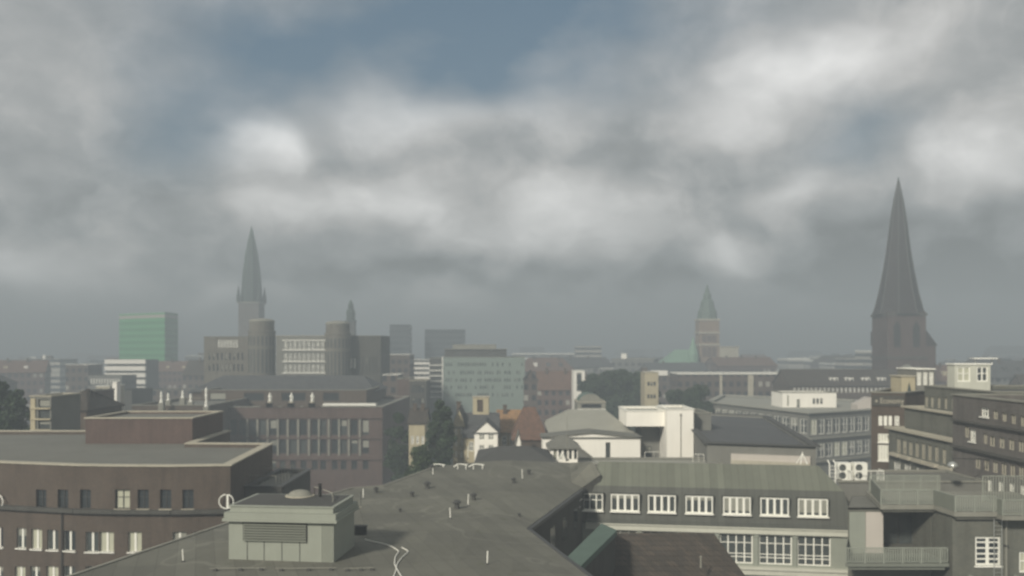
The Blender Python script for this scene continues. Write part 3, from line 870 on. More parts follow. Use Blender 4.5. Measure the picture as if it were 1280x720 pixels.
for i, (u0, u1, _a, _b) in enumerate(sorted(wl)):
    z0, z1 = 36.05, 37.5
    fd, pd = win_mesh(round(u1 - u0, 2), z1 - z0, 'white4' if i else 'white3', 'glass_dim')
    ww = bpy.data.objects.new('dormer_window', fd); COL.objects.link(ww); ww.parent = wing; ww.location = (u0, -.03, z0)
    q = bpy.data.objects.new('pane', pd); COL.objects.link(q); q.parent = ww
    if i in (1, 3, 4, 6): blind(ww, u1 - u0, z1 - z0, .12)
    mb = MB(); w0 = u1 - u0
    mb.box(-.09, 0, .045, .62, -.08, z1 - z0 + .08); mb.box(w0, w0 + .09, .045, .62, -.08, z1 - z0 + .08); mb.box(0, w0, .045, .62, z1 - z0, z1 - z0 + .08)
    mb.build('dormer_cheek', 'shaded_sheet', ww)
bays = [(754.5, 796), (803, 844.5), (851.5, 892.5), (900, 941), (949, 990), (997, 1038.5)]
rs = [we.rect(a_, b_, 664, 704) for a_, b_ in bays]
rs = [(r[0], r[1], 31.95, 34.42) for r in rs]; rs2 = [(r[0], r[1], 28.3, 30.75) for r in rs]
mb = MB(); mb.wall((0, 0, 0), (1, 0, 0), (0, 1, 0), W_, 0, 34.95, rs + rs2, .21); mb.box(W_, W_ + .01, .0, 14, 0, 34.95)
mb.build('wall', 'pale_green_metal', wing)
mb = MB(); mb.box(.3, W_ + .1, -.45, -.005, 31.55, 31.8); mb.box(.3, W_ + .1, -.3, -.005, 31.1, 31.545); mb.build('sill_cornice', 'pale_ledge', wing)
for r in rs + rs2:
    fd, pd = win_mesh(r[1] - r[0], r[3] - r[2], 'tall', 'glass_dim')
    ww = bpy.data.objects.new('window', fd); COL.objects.link(ww); ww.parent = wing; ww.location = (r[0], 0, r[2])
    q = bpy.data.objects.new('pane', pd); COL.objects.link(q); q.parent = ww
    if random.random() < .5: blind(ww, r[1] - r[0], r[3] - r[2], .2)
for r0, r1_ in zip(sorted(rs), sorted(rs)[1:]):
    mb = MB(); c = (r0[1] + r1_[0]) / 2; mb.box(c - .14, c + .14, -.1, -.004, 31.8, 34.45); mb.box(c - .2, c + .2, -.14, -.004, 34.2, 34.48); mb.build('pilaster', 'pale_green_metal', wing)


def tripod(px, py, Y, hpx, label, z=None):
    p = P3(px, py, Y); z = p.z if z is None else z
    t = thing('antenna_tripod', label, 'antenna mount', (p.x, p.y, z)); h_ = hpx / F * Y
    mb = MB()
    for i in range(5):
        a_ = i * 2 * math.pi / 5 + .3; mb.tube((math.cos(a_) * h_ * .55, math.sin(a_) * h_ * .55, 0), (0, 0, h_), .035, 6)
    mb.build('strut', 'white_paint', t)
    mb = MB(); mb.tube((0, 0, h_ * .5), (0, 0, h_ * 1.12), .04, 8); mb.build('mast', 'white_paint', t)
    return t


tripod(1003, 583, 77, 13, 'white spread-leg antenna tripod at the right end of the seamed mansard roof', 39.95)
tripod(703, 577, 79.2, 10, 'white spread-leg antenna tripod before the small grey-roofed hut', CZ - 10.0)
p = P3(709, 577, 79.4)
t = thing('thin_mast', 'thin tall pole rising in front of the small grey-roofed hut', 'mast', (p.x, p.y, CZ - 10.1))
mb = MB(); mb.tube((0, 0, 0), (0, 0, 4.0), .035, 8, r2=.015); mb.build('pole', 'stone_grey', t); mb = MB(); mb.lathe((0, 0, 0), [(.15, 0), (.15, .1), (.05, .2)], 8); mb.build('foot', 'dark_metal', t)
p = P3(726, 632, 75.5)
t = thing('wall_lamp', 'small white hooked lamp in the dark courtyard corner', 'lamp', (p.x - .25, p.y, p.z))
mb = MB(); mb.path([(.4, .3, .5), (.3, 0, .55), (.12, -.2, .4), (.02, -.3, .1)], .04, 6); mb.build('arm', 'white_paint', t); mb = MB(); mb.lathe((0, -.3, -.12), [(.16, 0), (.14, .12), (.05, .24)], 10); mb.build('shade', 'white_paint', t)

# ================================================================== left brick office building
bl = [P2(-75, 83.0), P2(18, 80.6), P2(95, 79.0), P2(143, 78.6), P2(215, 78.4), P2(288, 78.9), Vector((-26.2, 97.0)), Vector((-35.0, 97.6)), Vector((-35.6, 112)), Vector((-68, 112))]
wl = []
for i, (c0, c1) in enumerate([(45, 58), (72, 85.5), (100, 113.5), (135, 153.5), (172, 186), (200, 214), (228, 242)]):
    wl.append((c0, c1, 612, 636, 'dark2', 'blind' if i == 3 else 'glass'))
for i, (c0, c1) in enumerate([(-8, 4), (21, 33), (39, 52.5), (59, 73), (82, 97), (107, 123), (133, 151), (160, 177), (214, 231), (241, 256), (265, 280)]):
    yy = (660, 682, 687, 690)[min(3, i)] if i < 3 else 0
    wl.append((c0, c1, 659 + (min(i, 5) * 1.2), 684 + min(i, 5) * 1.2, 'mull', 'blind' if i in (2, 6, 7) else ('glass_dim' if i % 2 else 'glass')))
for i, (c0, c1) in enumerate([(-8, 4), (18, 31), (38, 50), (58, 73), (82, 97), (107, 123), (133, 151), (160, 177)]):
    wl.append((c0, c1, 708, 734, 'mull', 'blind' if i in (1, 3) else 'glass_dim'))
lb = poly_building('brick_office', 'red brown brick office building with flat roof, lower left', 'building', bl, CZ - 10.5, 'brick_brown', 'roof_grey', pxwins(bl, wl, range(5)), parapet=.35, cop='stone', cop_t=.8, cop_h=.12)
mb = MB()
for i in range(5):
    ed = Edge(bl[i], bl[i + 1]); a_, b_ = ed.a - bl[0], ed.b - bl[0]; n_ = -ed.inw
    mb.prism([a_ + n_ * .45, b_ + n_ * .45, b_ + n_ * .005, a_ + n_ * .005], CZ - 14.65, CZ - 14.3)
mb.build('ledge', 'brick_dark', lb)
mb = MB()
mb.tube((P2(77, 79.2) - bl[0]).to_3d() + Vector((0, 0, 20)), (P2(77, 79.2) - bl[0]).to_3d() + Vector((0, 0, CZ - 14.7)), .06, 8); mb.build('downpipe', 'dark_metal', lb)
up = [Vector((-48.3, 100.4)), Vector((-36.2, 100.4)), Vector((-36.2, 111)), Vector((-48.3, 111))]
poly_building('roof_storey', 'plain red brick upper storey set back on the lower left brick building', 'roof storey', up, 42.0, 'brick_red', 'roof_grey', {}, parapet=.2, cop='stone', base=39.1)
for px, lab in ((284, 'white ring-shaped emblem with upright bar at the right end of the brick facade'), (1, 'white ring-shaped emblem with upright bar cut by the left edge of the picture')):
    ed = Edge(bl[4], bl[5]) if px > 100 else Edge(bl[0], bl[1])
    u = ed.at(px); q = ed.a + ed.u * u - ed.inw * .35; z = ed.z(px, 626)
    t = thing('wall_emblem', lab, 'emblem', (q.x, q.y, z), ed.rz, 'ring emblems on the brick facade')
    mb = MB(); pts = [(math.cos(a_) * .62, -.02, math.sin(a_) * .62) for a_ in [math.radians(k) for k in range(95, 446, 13)]]
    mb.path(pts, .06, 6); mb.build('ring', 'white_paint', t)
    mb = MB(); mb.box(.02, .2, -.06, .02, -.6, .62); mb.build('bar', 'white_paint', t)
    mb = MB(); mb.tube((.1, .02, 0), (.1, .34, 0), .04, 6); mb.build('bracket', 'dark_metal', t)

# low dark yard building with white scaffold rails in the gap
yb = front(306, 352, 84, 12)
poly_building('yard_building', 'low dark flat-roofed yard building between the brick blocks', 'building', yb, CZ - 13.2, 'brick_dark', 'roof_grey', {}, cop='dark_metal', parapet=.3)
for (x0, x1, y0, Y), lab in (((313, 345, 606, 86), 'white safety rail on the yard roof behind the penthouse'), ((326, 352, 597, 92), 'smaller white safety rail farther back on the yard roof')):
    a_, b_ = P2(x0, Y), P2(x1, Y)
    railing('safety_rail', lab, [a_, b_, b_ + Vector((.6, 2.5))], CZ - 13.5, 1.1, .55, 'stone_grey')

# ================================================================== right side: terraced block
ZT = CZ - 11.5
# block under the upper terrace
tb = [Vector((25.0, 66.0)), Vector((31.2, 66.0)), Vector((31.2, 62.8)), Vector((40.0, 62.8)), Vector((40.0, 71.2)), Vector((27.3, 71.2))]
terr = thing('terrace_block', 'block with dark loggia under the pale green terrace railings, lower right', 'building', (25.0, 66.0, 0))
o = Vector((25.0, 66.0, 0))
L_ = [p - tb[0] for p in tb]
mb = MB()
fe = Edge(tb[0], tb[1])
lx0, lx1 = fe.at(1104.5), fe.w - .02
lz0, lz1 = CZ - 15.25, CZ - 12.05
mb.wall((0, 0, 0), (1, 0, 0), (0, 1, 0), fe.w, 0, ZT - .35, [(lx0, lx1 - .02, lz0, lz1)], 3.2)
fe2 = Edge(tb[2], tb[3])
rw = fe2.rect(1219, 1251, 671, 707); rw2 = fe2.rect(1274, 1292, 690, 716)
mb.wall((L_[2].x, L_[2].y, 0), (1, 0, 0), (0, 1, 0), fe2.w, 0, ZT - .35, [rw, rw2], .16)
mb.poly([(L_[1].x, 0, 0), (L_[2].x, L_[2].y, 0), (L_[2].x, L_[2].y, ZT - .35), (L_[1].x, 0, ZT - .35)])
mb.poly([(0, 0, 0), (2.3, 5.2, 0), (2.3, 5.2, ZT - .35), (0, 0, ZT - .35)]); mb.poly([(2.3, 5.2, 0), (L_[4].x, 5.2, 0), (L_[4].x, 5.2, ZT - .35), (2.3, 5.2, ZT - .35)])
mb.build('wall', 'brick_olive', terr)
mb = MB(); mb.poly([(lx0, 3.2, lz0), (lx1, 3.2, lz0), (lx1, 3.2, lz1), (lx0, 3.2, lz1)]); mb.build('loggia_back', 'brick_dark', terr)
for a_, b_ in ((lx0 + 1.35, lx0 + 2.35), (lx0 + 2.5, lx0 + 3.5)):
    mb = MB(); mb.box(a_, b_, 3.1, 3.19, lz0 + .02, lz0 + 2.2); mb.build('loggia_door', 'glass_dim', terr)
for r, st, gm in ((rw, 'gridw', 'glass'), (rw2, 'cross', 'blind')):
    fd, pd = win_mesh(r[1] - r[0], r[3] - r[2], st, gm)
    ww = bpy.data.objects.new('window', fd); COL.objects.link(ww); ww.parent = terr; ww.location = (L_[2].x + r[0], L_[2].y, r[2])
    q = bpy.data.objects.new('pane', pd); COL.objects.link(q); q.parent = ww
for px0, px1, mm in ((1061.5, 1081.5, 'pale_green_metal'), (1082, 1103.5, 'pink_panel')):
    u0, u1 = fe.at(px0), fe.at(px1)
    mb = MB(); mb.box(u0, u1, -.06, -.005, lz0, CZ - 12.2); mb.build('wall_panel', mm, terr)
sl_ = [Vector((27.0, 65.0)), Vector((30.9, 65.0)), Vector((31.05, 62.2)), Vector((40.05, 62.2)), Vector((40.05, 71.2)), Vector((28.4, 71.2))]
mb = MB(); mb.prism([p - tb[0] for p in sl_], ZT - .34, ZT); mb.prism([p - tb[0] for p in inset(sl_, .25)], ZT - .55, ZT - .345); mb.build('terrace_slab', 'stone_grey', terr)
mb = MB(); mb.prism([Vector((25.0, 66.0)) - tb[0], Vector((28.6, 66.0)) - tb[0], Vector((28.6, 71.2)) - tb[0], Vector((27.3, 71.2)) - tb[0]], ZT - .52, ZT - .4); mb.build('roof', 'roof_grey', terr)
ls = [Vector((23.6, 62.8)), Vector((30.95, 62.8)), Vector((30.95, 65.99)), Vector((24.9, 65.99))]
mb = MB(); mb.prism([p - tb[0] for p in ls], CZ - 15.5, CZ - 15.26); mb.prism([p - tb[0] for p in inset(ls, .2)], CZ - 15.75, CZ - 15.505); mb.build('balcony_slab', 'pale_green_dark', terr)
railing('balcony_railing', 'pale green railing of the lower balcony with solid sloping end panel', [ls[3] + Vector((.05, -.1)), ls[0] + Vector((.08, .08)), ls[1] + Vector((-.08, .08))], CZ - 15.25, 1.08, .165, panel=(0,), bar=.036)
q = lambda a_: [Vector(p) for p in a_]
railing('terrace_railing', 'pale green front railing of the upper terrace stepping forward to the right', q([(28.5, 70.4), (27.1, 65.1), (30.95, 65.1), (31.15, 62.3), (34.0, 62.3)]), ZT, 1.1, .165, panel=(0, 2), bar=.034)
railing('terrace_railing', 'pale green railing along the back of the upper terrace', q([(28.6, 70.9), (34.2, 70.9)]), ZT + .05, 1.25, .165, bar=.032)
railing('terrace_railing', 'pale green railing at the right end of the upper terrace by the picture edge', q([(34.05, 62.25), (34.1, 61.6), (39.9, 61.6)]), ZT - .15, 1.1, .165, panel=(0,), bar=.026)
railing('terrace_railing', 'tall pale green railing rising behind the right end of the upper terrace', q([(35.3, 66.5), (39.9, 66.5)]), ZT, 1.9, .2, bar=.026)
mb = MB(); sl3 = [Vector((34.0, 61.5)), Vector((40.0, 61.5)), Vector((40.0, 62.195)), Vector((34.0, 62.195))]
mb.prism([p - tb[0] for p in sl3], ZT - .45, ZT - .16); mb.build('slab_end', 'stone_grey', terr)
# little balcony under the grid window
lb_ = [Vector((32.3, 61.4)), Vector((35.6, 61.4)), Vector((35.6, 62.78)), Vector((32.3, 62.78))]
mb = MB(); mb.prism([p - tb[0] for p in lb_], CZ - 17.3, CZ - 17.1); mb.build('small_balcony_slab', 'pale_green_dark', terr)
railing('balcony_railing', 'short pale green railing below the white grid window', [lb_[3] + Vector((.05, -.05)), lb_[0] + Vector((.05, .05)), lb_[1] + Vector((-.05, .05)), lb_[2] + Vector((-.05, -.05))], CZ - 17.1, 1.05, .165, bar=.032)
fx0 = X(1244, 62.4)
t = thing('wall_ladder', 'thin steel ladder fixed to the dark wall beside the white grid window', 'ladder', (fx0, 62.55, CZ - 17))
mb = MB()
for xx in (0, .55): mb.tube((xx, 0, 0), (xx, 0, 5.0), .03, 6)
mb.build('stile', 'galvanised', t)
mb = MB()
for k in range(16): mb.tube((0, 0, .25 + k * .3), (.55, 0, .25 + k * .3), .015, 5)
mb.build('rung', 'galvanised', t)
t = thing('drain_pipe', 'grey drain pipe right of the wall ladder', 'pipe', (X(1259, 62.5), 62.6, 0)); mb = MB(); mb.tube((0, 0, 0), (0, 0, ZT - .6), .07, 8); mb.build('pipe', 'stone_grey', t)
mb = MB()
for zz in (30, 33, 36): mb.box(-.12, .12, -.1, .19, zz, zz + .08)
mb.build('clip', 'dark_metal', t)

# block behind it with the air conditioning units
ub = [Vector((27.7, 75.2)), Vector((40.2, 75.2)), Vector((40.2, 82)), Vector((30.4, 82))]
poly_building('plant_block', 'plain grey block carrying two white air conditioning units', 'building', ub, 38.6, 'grey_render', 'roof_grey', {}, parapet=.12, cop='stone_grey', cop_t=.2)
for px, lab in ((1054.5, 'left one of two white air conditioning units above the mansard end'), (1075, 'right one of two white air conditioning units above the mansard end')):
    c = X(px, 76.4)
    t = thing('air_conditioner', lab, 'air conditioner', (c, 76.2, 38.52), 0, 'air conditioning units on the plant block')
    w_ = .56
    mb = MB(); mb.box(-w_, w_, 0, .8, .12, 1.6); mb.build('case', 'white_paint', t)
    for zz in (.53, 1.2):
        mb = MB()
        for r_ in (.10, .19, .28): mb.path([(-.16 + math.cos(a_) * r_, -.03, zz + math.sin(a_) * r_) for a_ in [k * math.pi / 8 for k in range(17)]], .012, 4)
        mb.build('fan_guard', 'galvanised', t)
        mb = MB(); mb.lathe((0, 0, 0), [(.3, 0), (.3, .006)], 20); f_ = mb.build('fan_opening', 'glass_dim', t); f_.location = (-.16, -.005, zz); f_.rotation_euler = (math.pi / 2, 0, 0)
    for xx in (-.45, .45):
        mb = MB(); mb.box(xx - .06, xx + .06, .05, .75, 0, .115); mb.build('foot', 'dark_metal', t)
railing('guard_rail', 'white guard rail before the two air conditioning units', [Vector((28.6, 77.3)), Vector((28.9, 75.4)), Vector((31.6, 75.4)), Vector((31.7, 76.6))], 38.6, .95, .5, 'white_paint')
t = thing('access_ladder', 'white hooped access ladder left of the air conditioning units', 'ladder', (X(1037, 75), 75.0, 38.0))
mb = MB()
for xx in (0, .5): mb.path([(xx, 0, 0), (xx, 0, 2.2), (xx, .5, 2.45)], .05, 6)
mb.build('stile', 'white_paint', t); mb = MB()
for k in range(7): mb.tube((0, 0, .2 + k * .3), (.5, 0, .2 + k * .3), .025, 6)
mb.build('rung', 'white_paint', t)
p = P3(1030, 604, 75.2)
t = thing('gooseneck_vent', 'white gooseneck pipe on the right hip of the mansard roof', 'vent', (p.x, p.y + .4, p.z - .4))
mb = MB(); mb.path([(0, 0, 0), (0, -.05, .35), (-.1, -.2, .5), (-.35, -.3, .5), (-.5, -.35, .7)], .07, 8); mb.build('pipe', 'white_paint', t); mb = MB(); mb.lathe((0, 0, -.1), [(.2, 0), (.2, .1), (.08, .15)], 10); mb.build('collar', 'dark_metal', t)

# terraced office block along the side street, facade facing left
e1 = Edge((41, 96.5), (41, 81.0))
r1 = [Vector((41, 96.5)), Vector((41, 81.0)), Vector((58, 81.0)), Vector((58, 96.5))]
wl = []
for px, y0, y1 in ((1123, 548, 566), (1130.5, 550, 567.5), (1138, 552, 569), (1146, 553, 571.5), (1154, 554, 574), (1162, 556, 575.5), (1170.5, 558, 577), (1180, 561, 580)): wl.append((px - 2.3, px + 2.3, y0, y1, 'faint', pick(['glass_dim', 'glass'])))
for (a_, b_), y0, y1 in (((1117, 1125.5), 577, 597), ((1130, 1138.5), 580, 601), ((1145, 1154), 585, 606), ((1162, 1172), 589, 611), ((1178, 1189), 594, 617)): wl.append((a_, b_, y0, y1, 'white3', 'glass'))
w1 = pxwins(r1, wl, [0])
st = poly_building('stepped_office', 'dark olive brick office block stepping back in terraces, right', 'building', r1, CZ - 8.75, 'brick_olive', 'roof_dark', w1, parapet=.5, cop='stone', cop_t=.9, cop_h=.22, cop_over=.35)
mb = MB()
for a_, b_, in ((1116, 1127), (1129.5, 1141), (1144, 1158), (1160, 1174), (1178, 1193)):
    u0, u1 = e1.at(a_), e1.at(b_); mb.box(-.5, -.005, -u1, -u0, CZ - 11.5, CZ - 11.2)
mb.build('window_ledge', 'stone', st)
r1b = [Vector((42.4, 95.8)), Vector((42.4, 81.0)), Vector((57.5, 81.0)), Vector((57.5, 95.8))]
mb2 = poly_building('terrace_storey', 'plain olive storey with pale toothed parapet on the stepped office block', 'roof storey', r1b, CZ - 6.4, 'brick_olive', 'roof_dark', {}, parapet=.5, cop='stone', base=CZ - 8.9 - .3, cop_t=.5, cop_h=.18, cop_over=.3)
e3 = Edge((44.2, 95), (44.2, 70))
r1c = [Vector((44.2, 95)), Vector((44.2, 81.0)), Vector((57, 81.0)), Vector((57, 95))]
wl = [(px - 1.9, px + 1.9, 494.5 + i * .6, 508 + i * .8, 'faint', 'glass_dim') for i, px in enumerate((1150, 1157.5, 1165, 1173.5, 1182, 1191, 1200))]
poly_building('top_storey', 'topmost olive storey with thin pale windows on the stepped office block', 'roof storey', r1c, CZ - 4.1, 'brick_olive', 'roof_dark', pxwins(r1c, wl, [0]), parapet=.3, cop='stone_grey', base=CZ - 6.95)
# nearer part of the same street front
r2 = [Vector((40.2, 80.9)), Vector((40.2, 61.0)), Vector((58, 61.0)), Vector((58, 80.9))]
wl = [(1212, 1219.5, 537, 552, 'white3', 'glass_dim')]
wl += row(1240, 1276, 4, 7, 545, 558, 551, 565, 'faint', 'glass_dim') + row(1222, 1276, 6, 6.5, 573, 586, 583, 599, 'faint', 'glass') + [(1226, 1236, 510, 521, 'white3', 'glass_dim')] + row(1255, 1278, 3, 6, 516, 527, 520, 533, 'faint', 'glass') + [(1205.5, 1211, 533, 547, 'faint', 'glass_dim'), (1229, 1234, 542, 555, 'faint', 'glass'), (1241, 1247, 513, 524, 'faint', 'glass_dim')] + row(1209, 1278, 6, 6.5, 594, 610, 606, 626, 'white3', 'glass')
s2 = poly_building('street_front', 'purple brown brick front with several rows of thin windows at the right edge', 'building', r2, CZ - 4.3, 'brick_purple', 'roof_dark', pxwins(r2, wl, [0]), parapet=.4, cop='stone_grey')
mb = MB(); mb.box(-.35, -.005, -19.7, -.1, CZ - 8.95, CZ - 8.75); mb.box(-.3, -.005, -19.7, -.1, CZ - 6.6, CZ - 6.45); mb.build('ledge', 'brick_dark', s2)
p = P2(1191, 72.6)
t = thing('dome_lamp', 'shiny round metal dome lamp on a short arm beside the purple brown front', 'lamp', (p.x, p.y, Z(583, 72.6)))
mb = MB(); mb.lathe((0, 0, 0), [(.42, 0), (.42, .08), (.34, .24), (.18, .36), (.05, .4)], 16); mb.build('dome', 'galvanised', t, True)
mb = MB(); mb.path([(0, 0, .4), (.3, .5, .6), (4.2, 2.0, .3)], .04, 6); mb.build('arm', 'dark_metal', t); mb = MB(); mb.lathe((0, 0, -.12), [(.25, 0), (.3, .12)], 12); mb.build('bowl', 'white_paint', t)
# end house with cream windows, signboard on its parapet
eh = [P2(1089, 99), P2(1131, 98), Vector((49, 104)), Vector((46, 108))]
wl = [(1098, 1103, 519.5, 532, 'cross', 'glass_dim'), (1104.5, 1109, 519.5, 532, 'cross', 'glass_dim'), (1110.5, 1115, 519.5, 532, 'cross', 'glass_dim'), (1118, 1124, 519.5, 532, 'cross', 'glass_dim'), (1097.5, 1112, 542, 553, 'white4', 'blind'), (1097.5, 1110.5, 556, 576, 'white4', 'blind')]
eb = poly_building('end_house', 'narrow brown end house with cream windows left of the stepped office block', 'building', eh, CZ - 5.0, 'brick_brown', 'roof_dark', pxwins(eh, wl, [0]), parapet=.4, cop='stone_grey')
fc = bpy.data.curves.new('sign_text', 'FONT'); fc.body = '\u25aa Economy'; fc.size = .85; fc.extrude = .02
fo = bpy.data.objects.new('sign_tmp', fc); COL.objects.link(fo)
dg = bpy.context.evaluated_depsgraph_get(); me = bpy.data.meshes.new_from_object(fo.evaluated_get(dg)); bpy.data.objects.remove(fo)
me.materials.clear(); me.materials.append(MATS['stone'])
ee = Edge(eh[0], eh[1]); q = ee.a + ee.u * .35 - ee.inw * .16
t = thing('roof_sign', 'pale lettering on a dark band along the top of the brown end house', 'sign', (q.x, q.y, ee.z(1105, 504)), ee.rz)
lo = bpy.data.objects.new('lettering', me); COL.objects.link(lo); lo.parent = t; lo.rotation_euler = (math.pi / 2, 0, 0)
bb = max(v.co.x for v in me.vertices); lo.scale = (3.0 / bb, 1, 1)
mb = MB(); mb.box(-.3, ee.w - .45, .03, .1, -.3, .9); mb.build('backboard', 'brick_dark', t)
# pale boxes on the roofs right
t = poly_building('white_stair_tower', 'tall pale stair tower at the left end of the stepped office roof', 'tower', front(1127, 1144, 104, 3), Z(471, 104), 'cream_render', 'roof_pale', {}, base=38, cop='stone', parapet=.2)
p = P3(1134.5, 497, 103.8)
t = thing('finial', 'small dark pointed finial in front of the pale stair tower', 'finial', (p.x, p.y - .4, p.z - .2))
mb = MB(); mb.lathe((0, 0, 0), [(.3, 0), (.3, .2), (.15, .35), (.12, .9), (.2, 1.0), (.02, 2.0)], 8); mb.build('spike', 'spire_copper', t); mb = MB(); mb.box(-.4, .4, -.4, .4, -6, 0); mb.build('pedestal', 'stone', t)
for (a_, b_, yt, Y, dpt), lab, wn in (((1145, 1168, 462, 104, 5), 'pale glazed roof pavilion beside the stair tower', 3), ((1193.5, 1238, 456, 92, 1.6), 'white framed glazed roof pavilion on the stepped office, right', 2)):
    pts = front(a_, b_, Y, dpt); ed = Edge(pts[0], pts[1]); zt_ = Z(yt, Y); zb = Z(487, Y)
    if wn == 2:
        wr = [(.25, ed.w * .44, zt_ - 1.75, zt_ - .2, 'cross', 'blind'), (ed.w * .62, ed.w - .25, zt_ - 1.75, zt_ - .2, 'cross', 'glass_dim')]
    else:
        wr = [(ed.w * (i + .15) / 3, ed.w * (i + .85) / 3, zb + .5, zt_ - .3, 'cross', 'glass_dim') for i in range(3)]
    poly_building('roof_pavilion', lab, 'pavilion', pts, zt_, 'pale_ledge' if wn == 2 else 'grey_render', 'roof_pale', {0: wr}, base=zb - .8, cop='white_paint', parapet=.15)
t = thing('roof_canopy', 'small white canopy sheet over the glazed roof pavilion', 'canopy', (X(1232, 95), 95, Z(455, 95)))
mb = MB(); mb.prism([(-1.6, -.6), (1.0, -.6), (1.2, .8), (-1.3, .8)], .55, .65); mb.build('sheet', 'white_paint', t); mb = MB()
for xx in (-1.1, .7): mb.tube((xx, 0, 0), (xx, 0, .55), .05, 6)
mb.build('leg', 'white_paint', t)

# ================================================================== white buildings in the middle
wp = front(678.5, 800.5, 120, 5)
ed = Edge(wp[0], wp[1]); eave = Z(547.5, 120); rid = Z(541.5, 120)
gable_house('white_gable_hall', 'wide white rendered hall with a very low gable, centre', 'hall', wp, eave, rid, 'white_render', 'roof_grey', 'y', over=.25, wins={0: [(ed.at(757) , ed.at(763), Z(576, 120), Z(553, 120))]}, style='plain', glasses=['glass_dim'])
t = thing('grey_lean_to', 'grey lean-to roof sloping down across the white hall wall', 'lean-to', (X(722, 117), 117, 0))
z0, z1 = Z(558, 117), Z(581, 117); w_ = 30 / F * 117
mb = MB(); mb.poly([(0, 0, z0), (w_, 0, z1), (w_, 2.6, z1), (0, 2.6, z0)]); mb.poly([(0, 0, z0 - .3), (w_, 0, z1 - .3), (w_, 0, z1), (0, 0, z0)]); mb.build('roof', 'roof_grey', t)
mb = MB(); mb.poly([(0, .05, 0), (w_, .05, 0), (w_, .05, z1 - .3), (0, .05, z0 - .3)]); mb.poly([(0, .05, 0), (0, 2.6, 0), (0, 2.6, z0 - .02), (0, .05, z0 - .02)]); mb.build('wall', 'grey_render', t)
hp = front(688, 722, 108, 4.4)
gable_house('grey_roof_hut', 'small white hut with grey hipped roof before the white hall', 'hut', hp, Z(559, 108), Z(548, 108), 'white_render', 'roof_grey', 'x', hip=1.2, over=.4, wins={0: [(.4 + i * .62, .75 + i * .62, Z(574, 108), Z(562, 108)) for i in range(5)]}, style='plain', glasses=['glass_dim', 'blind'])
poly_building('white_block', 'tall bright white rendered block right of the white hall', 'building', front(833.5, 867, 125, 8), Z(512, 125), 'white_render', 'roof_pale', {}, cop='white_paint', parapet=.2, cop_t=.2)
t = thing('panel_joint_strip', 'thin dark rain pipe down the face of the tall white block', 'pipe', (X(851, 124.9), 124.9, 20)); mb = MB(); mb.tube((0, 0, 0), (0, 0, Z(520, 124.9) - 20), .05, 6); mb.build('pipe', 'stone_grey', t); mb = MB(); mb.box(-.1, .1, -.08, .05, Z(520, 124.9) - 20, Z(517, 124.9) - 20); mb.build('hopper', 'stone_grey', t)
ub_ = poly_building('white_upper_storey', 'white upper storey bridging over a dark recess beside the tall white block', 'building', front(783, 833, 127, 9), Z(514, 127), 'white_render', 'roof_pale', {}, base=Z(533, 127), cop='white_paint', parapet=.2, cop_t=.2)
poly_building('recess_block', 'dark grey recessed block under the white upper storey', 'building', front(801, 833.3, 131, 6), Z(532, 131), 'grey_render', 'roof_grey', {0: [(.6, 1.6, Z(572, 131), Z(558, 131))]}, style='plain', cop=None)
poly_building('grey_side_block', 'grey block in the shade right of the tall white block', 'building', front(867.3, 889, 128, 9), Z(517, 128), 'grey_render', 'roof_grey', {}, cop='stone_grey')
gp = front(690, 792, 127, 22)
gable_house('grey_hip_roof_house', 'big plain grey hipped roof behind the white hall', 'building', gp, Z(543, 127), Z(513, 138), 'grey_render', 'roof_pale', 'x', hip=3, over=.4)
a_, b_ = P2(866, 110), P2(880, 110)
railing('roof_rail', 'small white rail to the right of the tall white block', [a_, b_], Z(579, 110), 1.1, .9, 'white_paint')
a_, b_ = P2(806, 118), P2(828, 118)
railing('roof_rail', 'small white rail in front of the dark recess', [a_, b_], Z(579, 118), 1.5, .9, 'white_paint')
poly_building('low_flat_block', 'low flat-roofed block just behind the mansard ridge', 'building', front(640, 905, 106, 6), Z(581, 106), 'grey_render', 'roof_pale', {}, cop='stone_grey', parapet=.15)
# low dark roof left of the hall
gable_house('low_hip_house', 'low dark hipped roof before the red tile house', 'house', front(596, 690, 100, 12), Z(579, 100), Z(559, 106), 'grey_render', 'roof_dark', 'x', hip=2.6, over=.3)

# ================================================================== office with pale flat roof (prow)
PA, PB, PC = D(503, 14), D(517, 14), D(512.5, 14)
pr = [P2(885, PA), P2(1011, PB), P2(1089, PC), Vector((92, 236)), Vector((62, 262))]
wl = []
e0, e1_ = Edge(pr[0], pr[1]), Edge(pr[1], pr[2])
zA = CZ - 14
rows_ = []
w0 = {0: [], 1: []}
for i in range(13):
    c = e0.w * (i + .6) / 13.2; w0[0].append((c - 1.15, c + 1.15, zA - 4.4, zA - 1.3, 'cross', pick(['glass', 'glass_dim', 'glass_dim'])))
    w0[0].append((c - 1.15, c + 1.15, zA - 10.0, zA - 7.4, 'cross', pick(GL)))
for i in range(8):
    c = e1_.w * (i + .6) / 8.3; w0[1].append((c - .95, c + .95, zA - 4.6, zA - 1.3, 'cross', 'blind' if i == 0 else pick(['glass', 'glass_dim'])))
    w0[1].append((c - .95, c + .95, zA - 9.6, zA - 6.6, 'cross', pick(GL)))
po = poly_building('prow_office', 'grey office with pale flat roof meeting in a pointed corner', 'building', pr, zA, 'grey_render', 'roof_pale', w0, parapet=.35, cop='roof_pale', cop_t=1.0, cop_over=.6, cop_h=.25)
mb = MB()
for ed in (e0, e1_):
    a_, b_ = ed.a - pr[0], ed.b - pr[0]; n_ = -ed.inw
    for zz in (zA - 5.6, zA - 10.6): mb.prism([a_ + n_ * .6, b_ + n_ * .6, b_ + n_ * .005, a_ + n_ * .005], zz, zz + .4)
mb.build('ledge', 'stone_grey', po)
pp = front(978, 1045.5, 214, 9)
